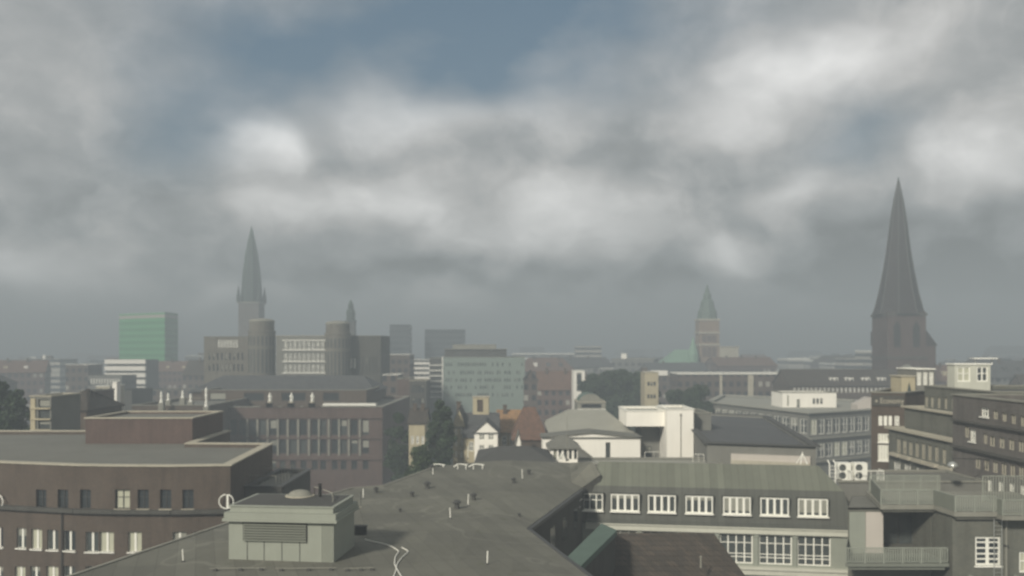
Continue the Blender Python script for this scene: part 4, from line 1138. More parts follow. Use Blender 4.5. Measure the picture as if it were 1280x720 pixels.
ed = Edge(pp[0], pp[1])
poly_building('roof_house', 'white plant house on the pale roof of the pointed office', 'roof house', pp, Z(491, 214), 'white_render', 'roof_pale', {0: [(ed.at(1018) - .4 + i * .9, ed.at(1018) + .2 + i * .9, Z(505, 214), Z(498, 214), 'plain', 'glass_dim') for i in range(3)] + [(ed.at(996), ed.at(1000), Z(509, 214), Z(499, 214), 'plain', 'glass_dim'), (ed.at(984), ed.at(986), Z(507, 214), Z(494, 214), 'plain', 'blind')]}, base=zA - .5, cop='stone_grey', parapet=.2)
t = thing('white_sheet_wedge', 'pale wedge-shaped sheet lying on the pointed office roof, right', 'roof wedge', (X(1072, 203), 203, zA - .3))
w_ = 17 / F * 203
mb = MB(); mb.poly([(0, 0, 0), (w_, 0, 0), (w_, 0, 3.0), (w_ * .45, 0, 2.6), (0, 0, 1.3)]); mb.poly([(0, 0, 1.3), (w_ * .45, 0, 2.6), (w_, 0, 3.0), (w_, 4, 3.0), (0, 4, 1.3)]); mb.poly([(w_, 0, 0), (w_, 4, 0), (w_, 4, 3), (w_, 0, 3)]); mb.poly([(0, 0, 0), (0, 4, 0), (0, 4, 1.3), (0, 0, 1.3)]); mb.build('sheet', 'pink_panel', t)
mb = MB(); mb.box(-.1, w_ + .1, -.06, -.01, -.1, .15); mb.build('foot_rail', 'stone_grey', t)
# lower annex with dark roof and pale band
ax = [P2(884, 108), P2(1020, 104), Vector((P2(1036, 120).x, 150)), Vector((P2(876, 140).x, 160))]
an = poly_building('dark_annex', 'dark roofed annex with pale pink band wall in front of the pointed office', 'building', ax, Z(556, 106), 'grey_render', 'slate', {}, parapet=.3, cop='roof_dark', cop_t=.5, cop_over=.5)
ed = Edge(ax[0], ax[1])
mb = MB(); u0, u1 = ed.at(914), ed.at(1013); z1 = Z(568, 106)
a_, b_ = ed.a + ed.u * u0 - ed.inw * .4 - ax[0], ed.a + ed.u * u1 - ed.inw * .4 - ax[0]
mb.prism([a_, b_, b_ + ed.inw * .39, a_ + ed.inw * .39], z1 - 2.2, z1); mb.build('band_wall', 'pink_panel', an)
mb = MB(); mb.prism([a_ - ed.inw * .3, b_ - ed.inw * .3, b_ - ed.inw * .005, a_ - ed.inw * .005], z1 - 1.3, z1 - .75); mb.build('sill', 'stone', an)

# ================================================================== mid brick building with statues
cb = [P2(262, 190), P2(478, 190), Vector((P2(478, 190).x + 1.0, 232)), Vector((P2(262, 190).x - 6, 232))]
ed = Edge(cb[0], cb[1]); wl = []
bayc = [276, 292, 303, 316, 328.5, 341.5, 353.5, 366.5, 379.5, 393.5, 404, 418.5, 429.5, 443, 457]
for c in bayc: wl.append((c - 4.2, c + 4.2, 525, 544, 'plain', pick(GLD)))
for c in bayc[2:]: wl.append((c - 4.2, c + 4.2, 550, 567, 'plain', pick(GLD)))
for c in bayc[5:]: wl.append((c - 3.6, c + 3.6, 576, 587, 'plain', pick(GLD)))
bb_ = poly_building('red_brick_block', 'red brick block with tall dark windows and three white roof statues', 'building', cb, Z(509, 190), 'brick_red', 'roof_grey', pxwins(cb, wl, [0]), style='plain', parapet=.6, cop='stone_grey', cop_t=.8)
mb = MB()
for zz, hh in ((Z(547.5, 190), .4), (Z(572, 190), .9), (Z(522, 190), .4)): mb.box(-.2, ed.w + .15, -.35, -.005, zz - hh / 2, zz + hh / 2)
mb.build('string_course', 'brick_red', bb_)
mb = MB()
for c0, c1 in zip(bayc[2:], bayc[3:]):
    u = (ed.at(c0) + ed.at(c1)) / 2; mb.box(u - .22, u + .22, -.28, -.005, Z(570, 190), Z(524, 190))
mb.build('pier', 'stone_grey', bb_)
mb = MB()
for c in (337, 364, 390):
    u = ed.at(c); zz = Z(509, 190); mb.poly([(u - 2.2, -.2, zz), (u + 2.2, -.2, zz), (u + .7, -.2, zz + .9), (u - .7, -.2, zz + .9)]); mb.prism([(u - .7, -.2), (u + .7, -.2), (u + .7, .8), (u - .7, .8)], zz + .005, zz + .9)
mb.build('gable_pedestal', 'brick_brown', bb_)
mb = MB(); mb.box(ed.at(404), ed.at(470), -.4, 1.4, Z(508, 190) + .15, Z(505, 190) + .1); mb.build('roof_edge', 'white_paint', bb_)
for c, lab in ((337, 'left one of three white statues on the red brick roof edge'), (364, 'middle one of three white statues on the red brick roof edge'), (390, 'right one of three white statues on the red brick roof edge')):
    t = thing('statue', lab, 'statue', (X(c, 190), 190.3, Z(509, 190) + .9), 0, 'white statues on the red brick block')
    mb = MB(); mb.lathe((0, 0, 0), [(.5, 0), (.5, .3), (.42, .35)], 8); mb.build('plinth', 'stone', t)
    mb = MB(); mb.lathe((0, 0, .34), [(.40, 0), (.36, .25), (.24, .6), (.26, .85), (.38, 1.1), (.36, 1.28), (.13, 1.42), (.12, 1.47), (.19, 1.58), (.18, 1.74), (.06, 1.84)], 10)
    mb.tube((.34, -.05, 1.5), (.38, -.2, .95), .09, 6); mb.tube((-.34, -.05, 1.5), (-.2, -.32, 1.1), .09, 6)
    mb.build('figure', 'white_paint', t, True)
for i, (px, y0, y1, Y) in enumerate(((258.5, 484, 508, 176), (202.5, 489, 503, 176), (229, 488, 497, 184), (239, 492, 502, 184), (211, 491, 500, 186))):
    lab = ('tallest white stone roof pillar left of the red brick block', 'slim white roof pillar at far left of the pillar row', 'white roof finial second from the right in the pillar row', 'white roof finial at the right of the pillar row beside the tall one', 'knobbed white roof finial in the middle of the pillar row')[i]
    h_ = (y1 - y0) / F * Y
    t = thing('stone_finial', lab, 'pillar', (X(px, Y), Y - .3, Z(y1, Y)), 0, 'white stone pillars on the brown roof')
    mb = MB(); mb.lathe((0, 0, 0), [(.42, 0), (.3, h_ * .1), (.22, h_ * .4), (.32, h_ * .55), (.2, h_ * .7), (.28, h_ * .85), (.03, h_)], 8); mb.build('shaft', 'white_paint', t)
    mb = MB(); mb.box(-.5, .5, -.4, .6, -1.6, -.005); mb.build('pedestal', 'stone_grey', t)
pb = front(165, 262, 178, 26)
poly_building('brown_corner_block', 'brown block left of the red brick building with white roof pillars', 'building', pb, Z(507, 178), 'brick_brown', 'roof_grey', {0: grid(Edge(pb[0], pb[1]), 8, [30.5, 26.5], 1.2, 1.9)}, style='plain', cop='stone_grey')
us = front(252, 458, 203, 20)
ed = Edge(us[0], us[1])
poly_building('setback_storey', 'brown setback storey behind the white statues', 'roof storey', us, Z(488, 203), 'brick_brown', 'roof_dark', {0: [(ed.at(a_), ed.at(b_), Z(501, 203), Z(491, 203)) for a_, b_ in ((262, 282), (305, 330), (352, 382), (404, 424))]}, style='plain', glasses=['glass'], base=30, cop='stone_grey')
rs_ = front(240, 466, 214, 22)
gable_house('slate_roof_block', 'long grey slate roof below the twin tower building', 'building', rs_, Z(489, 214), Z(470, 225), 'brick_brown', 'slate', 'x', hip=4, over=.6)
# twin tower kontor building
kY = 262
kc = front(345, 410, kY, 22); ed = Edge(kc[0], kc[1])
wl = []
for y0, y1 in ((427, 436.5), (442, 451), (456, 465)): wl += row(357, 403, 9, 3.6, y0, y1, y0, y1, 'cross', 'glass_dim')
kb = poly_building('twin_tower_office', 'brown office with white windowed centre between two round towers', 'building', kc, Z(420, kY), 'grey_render', 'roof_grey', pxwins(kc, wl, [0]), parapet=.4, cop='stone', cop_t=.4)
mb = MB()
for y in (425.5, 437.5, 452, 466.2): mb.box(ed.at(353), ed.at(407), -.3, -.005, Z(y, kY) - .14, Z(y, kY) + .14)
mb.build('white_band', 'white_paint', kb)
for (a_, b_, yt) in ((309, 342, 402.5), (405, 437, 405.5)):
    cx, r_ = X((a_ + b_) / 2, kY) - kc[0].x, (b_ - a_) / 2 / F * kY
    mb = MB(); zt_ = Z(yt, kY); mb.lathe((cx, r_ * .4, 0), [(r_, 0), (r_, zt_ - 3.2), (r_ * 1.03, zt_ - 3.1), (r_ * 1.03, zt_ - 2.6), (r_ * .92, zt_ - 2.5), (r_ * .92, zt_)], 24); tw = mb.build('tower', 'brick_grey', kb)
    mb = MB(); mb.lathe((cx, r_ * .4, zt_ + .01), [(r_ * .96, 0), (r_ * .96, .4), (r_ * .8, .8), (r_ * .3, 1.1)], 24); mb.build('tower_cap', 'stone_grey', tw)
    mb = MB()
    for k in range(9):
        an_ = math.radians(-160 + k * 17.5); c_, s_ = math.cos(an_), math.sin(an_)
        for z0, z1 in ((zt_ - 7, zt_ - 4.2), (zt_ - 15, zt_ - 8)):
            p = Vector((cx + c_ * r_ * 1.006, r_ * .4 + s_ * r_ * 1.006)); q_ = Vector((-s_, c_)) * .28
            mb.poly([(p.x - q_.x, p.y - q_.y, z0), (p.x + q_.x, p.y + q_.y, z0), (p.x + q_.x, p.y + q_.y, z1), (p.x - q_.x, p.y - q_.y, z1)])
    mb.build('tower_glazing', 'glass_dim', tw)
lw = front(255, 312, 266, 20); ed = Edge(lw[0], lw[1])
poly_building('left_office_wing', 'brown wing with a bright row of white windows left of the round towers', 'building', lw, Z(421, 266), 'brick_grey', 'roof_grey', pxwins(lw, row(273.5, 296, 7, 2.8, 425, 434, 425, 434, 'cross', 'glass_dim') + row(262, 303, 9, 2.2, 441, 450, 441, 450, 'plain', 'glass') + row(262, 303, 9, 2.2, 455, 464, 455, 464, 'plain', 'glass'), [0]), cop='stone_grey')
rwg = front(437, 476, 266, 20)
poly_building('right_office_wing', 'dark wing with narrow windows right of the round towers', 'building', rwg, Z(420, 266), 'brick_dark', 'roof_grey', pxwins(rwg, row(450, 471, 6, 1.5, 446, 468, 446, 468, 'plain', 'glass_dim') + [(437.8, 440.5, 448, 460, 'cross', 'blind'), (442, 445, 448, 460, 'cross', 'blind')], [0]), cop='stone_grey')

# ================================================================== old houses and trees in the middle
g1 = front(590, 614, 150, 5)
poly_building('chimney_tower', 'pale square roof turret above the old white house', 'turret', front(591, 611, 151, 3), Z(497, 151), 'cream_render', 'roof_pale', {0: [(.75, 1.75, Z(515, 151), Z(499.5, 151))]}, style='plain', glasses=['brick_brown'], base=Z(526, 151), cop='stone')
t = gable_house('old_white_house', 'old house with grey slate roof and pale stepped wall under the turret', 'house', front(580, 622, 146, 11), Z(546, 146), Z(517, 151), 'cream_render', 'slate', 'x', over=.3, hip=0, wins={0: [(.8 + i * 1.5, 1.6 + i * 1.5, Z(564, 146), Z(552, 146)) for i in range(3)]}, chim=0)
gable_house('white_gable_house', 'small white house with two stacked bay windows', 'house', front(593, 622, 137, 7), Z(540, 137), Z(527, 137), 'white_render', 'slate', 'y', over=.25, wins={0: [(.75, 1.6, Z(550, 137), Z(541.5, 137)), (.75, 1.6, Z(566, 137), Z(556, 137)), (2.15, 3.0, Z(550, 137), Z(541.5, 137)), (2.15, 3.0, Z(566, 137), Z(556, 137))]})
gable_house('orange_roof_house', 'house with bright orange tile roof between white house and red roof', 'house', front(622, 652, 158, 10), Z(540, 158), Z(513, 163), 'cream_render', 'orange_tile', 'x', over=.3, chim=1, wins={0: [(.8 + i * 1.4, 1.6 + i * 1.4, Z(557, 158), Z(545, 158)) for i in range(2)]})
gable_house('red_roof_house', 'large house with steep red brown tile roof, centre', 'house', front(642, 683, 141, 13), Z(548, 141), Z(510, 147), 'brick_brown', 'red_tile', 'x', hip=1.6, over=.4)
gable_house('white_gablet', 'narrow pale gable wall standing before the red roof', 'gable house', front(645, 651, 131, 6), Z(553, 131), Z(541, 131), 'white_render', 'roof_grey', 'y', over=.2)
gable_house('cream_house', 'cream house with weathered front right of the dark tree', 'house', front(566, 581, 148, 9), Z(530, 148), Z(510, 150), 'cream_render', 'slate', 'y', over=.25, wins={0: [(.35 + i * .9, .8 + i * .9, z0, z0 + 1.1) for i in range(2) for z0 in (Z(572, 148), Z(558, 148), Z(543, 148))]}, chim=1)
gable_house('olive_house', 'shabby cream house with mottled roof left of the dark tree', 'house', front(511, 531, 165, 9), Z(529, 165), Z(511, 169), 'cream_render', 'brown_tile', 'x', over=.3, wins={0: [(.4 + i * .95, .95 + i * .95, Z(555, 165), Z(545, 165)) for i in range(3)]}, chim=2)
poly_building('barrel_hall', 'olive hall with rounded roof monitor and white ledge', 'hall', front(722, 757, 186, 10), Z(503, 186), 'stone_grey', 'roof_grey', {0: [(.8, 5.0, Z(510, 186), Z(505, 186))]}, style='plain', cop='stone')
t = thing('barrel_monitor', 'rounded olive roof monitor on top of the olive hall', 'roof monitor', (X(723, 188), 187, Z(503.5, 187)))
w_ = 29 / F * 187
mb = MB(); n_ = 10
pts = [(w_ / 2 - math.cos(math.pi * i / n_) * w_ / 2, math.sin(math.pi * i / n_) * 1.9) for i in range(n_ + 1)]
for (x0, z0), (x1, z1) in zip(pts, pts[1:]): mb.poly([(x0, 0, z0), (x1, 0, z1), (x1, 8, z1), (x0, 8, z0)])
mb.build('vault', 'copper', t); mb = MB(); mb.poly([(x, .02, z) for x, z in pts]); mb.poly([(x, 7.98, z) for x, z in pts]); mb.build('end_wall', 'stone_grey', t)
mb = MB(); mb.box(-.4, w_ + .6, -1.6, -1.1, -1.6, -1.2); mb.build('white_ledge', 'white_paint', t)

tree('big dark green tree between the old cream houses', X(550, 144), 144, Z(497, 144), 2.45, 'leaf_dark', seed=3, ch=13)
tree('rounded dark tree in the shade right of the red brick block', X(496, 168), 168, Z(513, 168), 2.8, 'leaf_dark', seed=5, ch=15)
tree('lower bushy tree at the foot of the big dark tree', X(527, 128), 128, Z(556, 128), 3.4, 'leaf_mid', 1.2, seed=8)
tree('stand-in tree for a dark mass at left edge, taller and nearer of the two', X(-2, 128), 128, Z(476, 128), 5.0, 'leaf_dark', seed=11, ch=15)  # this tree and the next added for a dark mass, probably a building
tree('stand-in tree for a dark mass at left edge beside the cream window strip', X(23, 140), 140, Z(484, 140), 2.9, 'leaf_dark', seed=12, ch=14)
for i, (px, py, Y, r_) in enumerate(((742, 466, 262, 6.5), (760, 463, 268, 6.5), (778, 461, 262, 7), (796, 464, 270, 6.5), (808, 470, 256, 5.5))):
    tree(('round hazy tree at the left end of the tree row', 'round hazy tree second from the left in the tree row', 'tallest hazy tree in the middle of the tree row', 'hazy tree second from the right in the tree row', 'smaller hazy tree at the right end of the tree row by the cream house')[i], X(px, Y), Y, Z(py, Y), r_, 'leaf_dark', 1.2, group='hazy trees in a row, centre', seed=20 + i)
tree('small dark tree before the horizontal pale eave', X(872, 226), 226, Z(480, 226), 4.5, 'leaf_dark', 1.2, seed=31)
tree('hazy low tree left of the pointed office', X(848, 232), 232, Z(486, 232), 4.5, 'leaf_dark', 1.2, seed=32)

# ================================================================== named middle-distance buildings
gt = [P2(149, 480), P2(206, 455), P2(222.5, 478), P2(168, 503)]
poly_building('green_tower', 'pale green glass office tower, left', 'tower', gt, Z(392, 465), 'green_glass', 'roof_pale', {}, cop='copper_pale', cop_t=1.0, cop_h=.5)
wb = front(133, 182, 380, 14); ed = Edge(wb[0], wb[1])
b_ = poly_building('banded_office', 'low office with bright white balcony bands before the green tower', 'building', wb, Z(449.5, 380), 'roof_dark', 'roof_pale', {}, cop=None)
mb = MB()
for k in range(5):
    zz = Z(451.5 + k * 8.4, 380); mb.box(-.3, ed.w + .3, -1.2, -.01, zz - 1.1, zz + .7)
mb.build('balcony_band', 'white_render', b_)
tg = front(553.5, 656, 305, 18); ed = Edge(tg[0], tg[1]); wl = []
for y0 in (453.5, 463.5, 473, 482, 491.5):
    for c in range(32):
        if random.random() < .6: wl.append((558 + c * 3.05 - .75, 558 + c * 3.05 + .75, y0, y0 + 4.2, 'plain', pick(['glass', 'glass', 'glass_dim'])))
b_ = poly_building('teal_office', 'pale teal clad office slab with rows of small dark windows, centre', 'building', tg, Z(446.5, 305), 'teal_cladding', 'roof_grey', pxwins(tg, wl[:100], [0]), style='plain', cop='stone_grey')
mb = MB(); mb.box(-.25, .12, -.25, -.01, 0, Z(446, 305)); mb.build('corner_strip', 'white_paint', b_)
sw = front(537, 553, 308, 14); ed = Edge(sw[0], sw[1])
b_ = poly_building('balcony_stair', 'dark stair bay with pale balcony lines left of the teal office', 'building', sw, Z(448, 308), 'roof_dark', 'roof_grey', {}, cop='stone_grey')
mb = MB()
for k in range(7): mb.box(-.1, ed.w + .1, -.8, -.01, Z(456 + k * 6.6, 308) - .3, Z(456 + k * 6.6, 308))
mb.build('balcony_edge', 'white_paint', b_)
poly_building('setback_penthouse', 'dark setback floor with pale roof line on the teal office', 'penthouse', front(556, 633, 312, 9), Z(436.5, 312), 'roof_dark', 'roof_pale', {}, base=Z(448, 312), cop='roof_pale', cop_t=1.2, cop_over=.6)
poly_building('plant_room', 'pale flat plant room on top of the dark setback floor', 'plant room', front(566, 620, 315, 5), Z(431, 315), 'stone_grey', 'roof_pale', {}, base=Z(437.5, 315), cop='roof_pale')
poly_building('dark_tower', 'dark slim tower block fading in the haze left of the dark slab', 'tower', front(487, 511.5, 520, 14), Z(406, 520), 'far_dark', 'roof_dark', {}, cop='roof_dark')
poly_building('dark_slab', 'wide dark slab block fading in the haze behind the teal office', 'tower', front(531, 580, 540, 16), Z(412, 540), 'far_dark', 'roof_dark', {}, cop='roof_dark')
wbb = front(512, 537, 392, 12); ed = Edge(wbb[0], wbb[1])
b_ = poly_building('white_band_house', 'block with white balcony bands left of the teal office', 'building', wbb, Z(450, 392), 'far_grey', 'roof_pale', {}, cop='white_paint')
mb = MB()
for k in range(5): mb.box(-.1, ed.w + .1, -.7, -.01, Z(453 + k * 6, 392) - .9, Z(453 + k * 6, 392))
mb.build('balcony_band', 'white_render', b_)
b_ = front(474, 512, 340, 16); poly_building('grey_brown_block', 'grey brown block with pale roof edge below the dark slim tower', 'building', b_, Z(443.5, 340), 'far_brown', 'roof_pale', {}, cop='white_paint')
b_ = front(478, 497, 250, 12); poly_building('narrow_brown_block', 'narrow brown block with pale parapet right of the round towers', 'building', b_, Z(469, 250), 'far_brown', 'roof_pale', {}, cop='white_paint')
b_ = front(497, 512, 240, 12); poly_building('pink_brick_block', 'dull pink brick block above the shaded trees', 'building', b_, Z(474, 240), 'brick_red', 'roof_grey', {}, cop='stone_grey')
b_ = front(512, 533, 238, 12); poly_building('dark_brown_block', 'dark brown windowed block behind the shabby cream house', 'building', b_, Z(476, 238), 'brick_dark', 'roof_grey', {0: grid(Edge(b_[0], b_[1]), 4, [38, 34.5], .6, 2.0)}, style='plain', cop='stone')
gable_house('round_gable_house', 'grey brown gabled house right of the teal office', 'house', front(655, 672, 270, 10), Z(474, 270), Z(463, 270), 'far_brown', 'roof_dark', 'y', over=.3)
gable_house('red_wall_house', 'reddish brick house with long dark roof, centre distance', 'house', front(672, 720, 300, 16), Z(487, 300), Z(464, 308), 'far_red', 'red_tile', 'x', over=.4, chim=2)
b_ = front(717, 731, 285, 9); poly_building('white_frame_tower', 'white framed stair tower beside the reddish house', 'tower', b_, Z(464, 285), 'white_render', 'roof_pale', {0: [(1.0, 2.6, z_, z_ + 1.9) for z_ in (Z(473.5, 285), Z(481, 285), Z(489, 285))]}, style='plain', glasses=['glass'], cop='white_paint')
b_ = front(640, 724, 660, 20); ed = Edge(b_[0], b_[1]); bb_ = poly_building('white_line_building', 'long low building with bright white roof line on the horizon', 'building', b_, Z(443, 660), 'far_grey', 'roof_pale', {}, cop='white_paint', cop_h=.8)
mb = MB(); mb.box(0, ed.w, -.8, -.01, Z(449, 660), Z(447.5, 660)); mb.build('white_band', 'white_paint', bb_)
b_ = front(720, 752, 610, 18); poly_building('pinkish_block', 'pinkish horizontally banded block on the horizon, centre', 'building', b_, Z(433, 610), 'far_pale', 'roof_pale', {}, cop='stone')
b_ = front(806, 823, 246, 8); poly_building('cream_end_house', 'narrow cream house at the right end of the hazy tree row', 'house', b_, Z(466, 246), 'cream_render', 'roof_pale', {0: grid(Edge(b_[0], b_[1]), 3, [36, 39.5], .6, 1.1)}, style='plain', cop='stone')
b_ = front(752, 768, 420, 12); poly_building('pale_flat_block', 'pale edged flat block above the hazy tree row', 'building', b_, Z(461, 420), 'far_grey', 'roof_pale', {}, cop='white_paint')
b_ = front(848, 990, 292, 16); ed = Edge(b_[0], b_[1])
bb_ = poly_building('long_eave_building', 'long brown grey building with a thin pale eave and two pale pilasters', 'building', b_, Z(468, 292), 'far_brown', 'roof_dark', {}, cop='white_paint', cop_h=.35)
for px, w_ in ((901, .4), (938, .9)):
    mb = MB(); u = ed.at(px); mb.box(u - w_, u + w_, -.5, -.01, 0, Z(469, 292)); mb.build('pilaster', 'stone', bb_)
b_ = front(988, 1132, 272, 18); ed = Edge(b_[0], b_[1])
lbk = gable_house('long_brick_block', 'long red brown brick block with pairs of white dormers, right', 'building', b_, Z(482, 272), Z(462, 281), 'brick_brown', 'brown_tile', 'x', over=.4, wins={0: grid(ed, 26, [Z(490.5, 272)], .62, 1.4)}, style='cross')
for c in (1043.5, 1049, 1063, 1068.5, 1084, 1089.5, 1104, 1109.5):
    u = ed.at(c); k = (282 - 272) / 20
    mb = MB(); zz = Z(476.5, 275); mb.box(u - .5, u + .5, 2.4, 5.5, zz - .2, zz + 1.1); d_ = mb.build('dormer', 'white_render', lbk)
    mb = MB(); mb.box(u - .3, u + .3, 2.36, 2.395, zz + .1, zz + .85); mb.build('dormer_pane', 'glass', d_)
for i, (a_, b2, yt, Y, lab) in enumerate(((985, 1012, 450, 640, 'bright white flat roof on the horizon, left of the white roof group'), (1005, 1040, 449, 700, 'longest bright white flat roof on the horizon, right'), (1020, 1042, 452.5, 600, 'white roof just under the longest horizon roof'), (1042, 1060, 456, 560, 'white roof lowest in the horizon group, right'), (1092, 1100, 440, 480, 'small pale block left of the big dark spire'))):
    b_ = front(a_, b2, Y, 26); poly_building('white_roof_hall', lab, 'hall', b_, Z(yt, Y), 'far_pale', 'white_paint', {}, cop='white_paint', cop_h=.9, group='white roofed halls on the horizon')
# left middle ground
b_ = front(38, 64, 118, 8); ed = Edge(b_[0], b_[1])
sb = poly_building('cream_strip_house', 'tall narrow house with cream window bands at far left', 'house', b_, Z(496, 118), 'grey_render', 'roof_grey', {0: [(ed.w * .38, ed.w - .2, Z(506 + k * 13.5 + 4, 118), Z(499 + k * 13.5, 118)) for k in range(4)]}, style='plain', glasses=['glass_dim'], cop='stone')
mb = MB()
for k in range(4): mb.box(.05, ed.w - .05, -.25, -.01, Z(510.5 + k * 13.5, 118) - .1, Z(510.5 + k * 13.5, 118) + .1)
mb.box(.08, .7, -.15, -.011, 0, Z(498, 118)); mb.build('cream_band', 'cream_render', sb)
gable_house('brown_left_house', 'dull brown house right of the cream window bands', 'house', front(64, 108, 132, 12), Z(512, 132), Z(487, 138), 'brick_brown', 'brown_tile', 'x', hip=3, over=.4)
b_ = front(100, 118, 160, 8); poly_building('red_strip_house', 'dark reddish house with plain side wall, left', 'house', b_, Z(489, 160), 'brick_red', 'roof_grey', {}, cop='stone_grey')
b_ = front(120, 137, 210, 8); poly_building('pale_gable_box', 'pale grey box with white side beside the white column', 'building', b_, Z(483, 210), 'stone', 'roof_pale', {}, cop='white_paint')
b_ = front(140.5, 146, 198, 2); poly_building('white_slab_tower', 'slender white slab tower left of the green tower foot', 'tower', b_, Z(478, 198), 'white_render', 'roof_pale', {}, cop='white_paint')
b_ = front(110, 152, 300, 12); ed = Edge(b_[0], b_[1]); poly_building('dotted_window_block', 'grey block with a row of white dot windows, left', 'building', b_, Z(470, 300), 'far_grey', 'roof_dark', {0: grid(ed, 11, [Z(480, 300)], .5, 1.8)}, style='cross', glasses=['blind'], cop='stone_grey')
b_ = front(82, 110, 340, 12); poly_building('pale_roof_block', 'low block with pale roof strip at left, behind the brown house', 'building', b_, Z(456, 340), 'far_brown', 'roof_pale', {}, cop='white_paint')
b_ = front(148, 165, 240, 14); poly_building('dark_block_under_tower', 'dark plain block under the green tower', 'building', b_, Z(488, 240), 'brick_dark', 'roof_dark', {}, cop='dark_metal')
b_ = front(182, 240, 300, 14); poly_building('brown_block_under_tower', 'brown windowed block right of the green tower foot', 'building', b_, Z(488, 300), 'far_brown', 'roof_grey', {}, cop='stone_grey')

# ================================================================== church towers
def spire(name, label, px, Y, prof, sides, m_, extra, cat='church tower', rot=math.pi / 8):
    """prof: (half width px, row) from the foot of the spire to its tip"""
    t = thing(name, label, cat, (X(px, Y), Y, 0))
    mb = MB(); mb.lathe((0, 0, 0), [(hw / F * Y / math.cos(math.pi / sides), Z(py, Y)) for hw, py in prof], sides, rot=rot); sp = mb.build('spire', m_, t)
    mb = MB()
    for i in range(sides):
        a_ = 2 * math.pi * i / sides + rot; cs = [(hw / F * Y / math.cos(math.pi / sides), Z(py, Y)) for hw, py in prof]
        mb.path([(r_ * math.cos(a_), r_ * math.sin(a_), z_) for r_, z_ in cs], .22 if cat == 'church' else .15, 5)
    mb.build('rib', 'copper' if m_ != 'spire_slate' else 'roof_dark', sp)
    extra(t, Y); return t


def ex_right(t, Y):
    w = 23.5 / F * Y; zt_ = Z(391, Y)
    mb = MB(); mb.box(-w, w, -w, w, 0, zt_); b_ = mb.build('tower', 'church_brick', t)
    mb = MB()
    for s_ in (-1, 1):
        for k in (-.5, .5):
            mb.poly([(k * w - 1.2, -w - .02, zt_ - 12), (k * w + 1.2, -w - .02, zt_ - 12), (k * w + 1.2, -w - .02, zt_ - 5), (k * w, -w - .02, zt_ - 3), (k * w - 1.2, -w - .02, zt_ - 5)]) if s_ < 0 else None
    mb.build('belfry_opening', 'black', b_)
    mb = MB()
    for zz in (zt_ - 1.2, zt_ - 16, zt_ - 30): mb.box(-w - .35, w + .35, -w - .35, w + .35, zz, zz + .8)
    mb.build('string_course', 'brick_dark', b_)
    mb = MB(); mb.lathe((0, 0, 0), [(2.1, 0), (2.1, .1), (1.9, .15)], 24); ck = mb.build('clock_face', 'stone_grey', b_); ck.location = (0, -w - .05, zt_ - 20); ck.rotation_euler = (math.pi / 2, 0, 0)
    mb = MB(); mb.tube((0, 0, Z(229, Y)), (0, 0, Z(222, Y)), .25, 6); mb.lathe((0, 0, Z(228, Y)), [(.1, 0), (.5, .4), (.1, .9)], 8); mb.build('finial', 'spire_copper', t)
    mb = MB(); x0, x1 = w - .01, w + 13 / F * Y; mb.box(x0, x1, -6, 34, 0, Z(432, Y)); mb.build('nave', 'church_brick', t)
    mb = MB(); za, zb = Z(432, Y), Z(412, Y)
    for y_ in (-6.3, 40.3): mb.poly([(x0, y_, za), (x1 + .5, y_, za), (x0, y_, zb)])
    mb.poly([(x0, -6.3, zb), (x1 + .5, -6.3, za), (x1 + .5, 40.3, za), (x0, 40.3, zb)]); mb.build('nave_roof', 'spire_slate', t)


spire('dark_church', 'big dark church with tall brick tower and needle spire, right', 1123, 310, [(28, 393), (25.5, 386), (21, 366), (16.5, 340), (13, 316), (9.5, 285), (6.5, 260), (3.2, 241), (.6, 227)], 8, 'spire_slate', ex_right, 'church')


def ex_left(t, Y):
    w = 12.6 / F * Y
    mb = MB(); mb.box(-w, w, -w, w, 0, Z(379, Y)); b_ = mb.build('tower', 'brick_purple', t)
    mb = MB(); mb.box(-w * 1.1, w * 1.1, -w * 1.1, w * 1.1, Z(380, Y), Z(378, Y)); mb.build('gallery', 'stone_grey', b_)
    mb = MB()
    for sx in (-1, 1):
        for sy in (-1, 1):
            mb = MB(); mb.lathe((sx * w, sy * w, Z(378, Y)), [(1.1, 0), (1.1, 3), (.1, 9)], 6); mb.build('corner_turret', 'spire_copper', b_)
    mb = MB(); mb.tube((0, 0, Z(288, Y)), (0, 0, Z(283, Y)), .3, 6); mb.build('finial', 'spire_copper', t)


spire('slim_church', 'slim green grey church spire rising behind the twin tower office, left', 314.5, 500, [(12.2, 379), (11.2, 362), (9.4, 338), (6.8, 318), (3.6, 300), (.7, 286)], 8, 'spire_copper', ex_left, 'church')


def ex_small(t, Y):
    w = 5.6 / F * Y
    mb = MB(); mb.box(-w, w, -w, w, 0, Z(401, Y)); mb.build('tower', 'brick_dark', t)
    mb = MB(); mb.box(-w * 1.15, w * 1.15, -w * 1.15, w * 1.15, Z(402, Y), Z(400.5, Y)); mb.build('gallery', 'spire_copper', t)


spire('cupola_tower', 'small dark tower with stepped cupola right of the round towers', 438.5, 430, [(4.8, 400.5), (4.8, 393), (5.2, 392), (4.2, 388), (3.0, 386), (3.0, 382), (2.2, 380), (.5, 375)], 8, 'spire_copper', ex_small, 'tower')


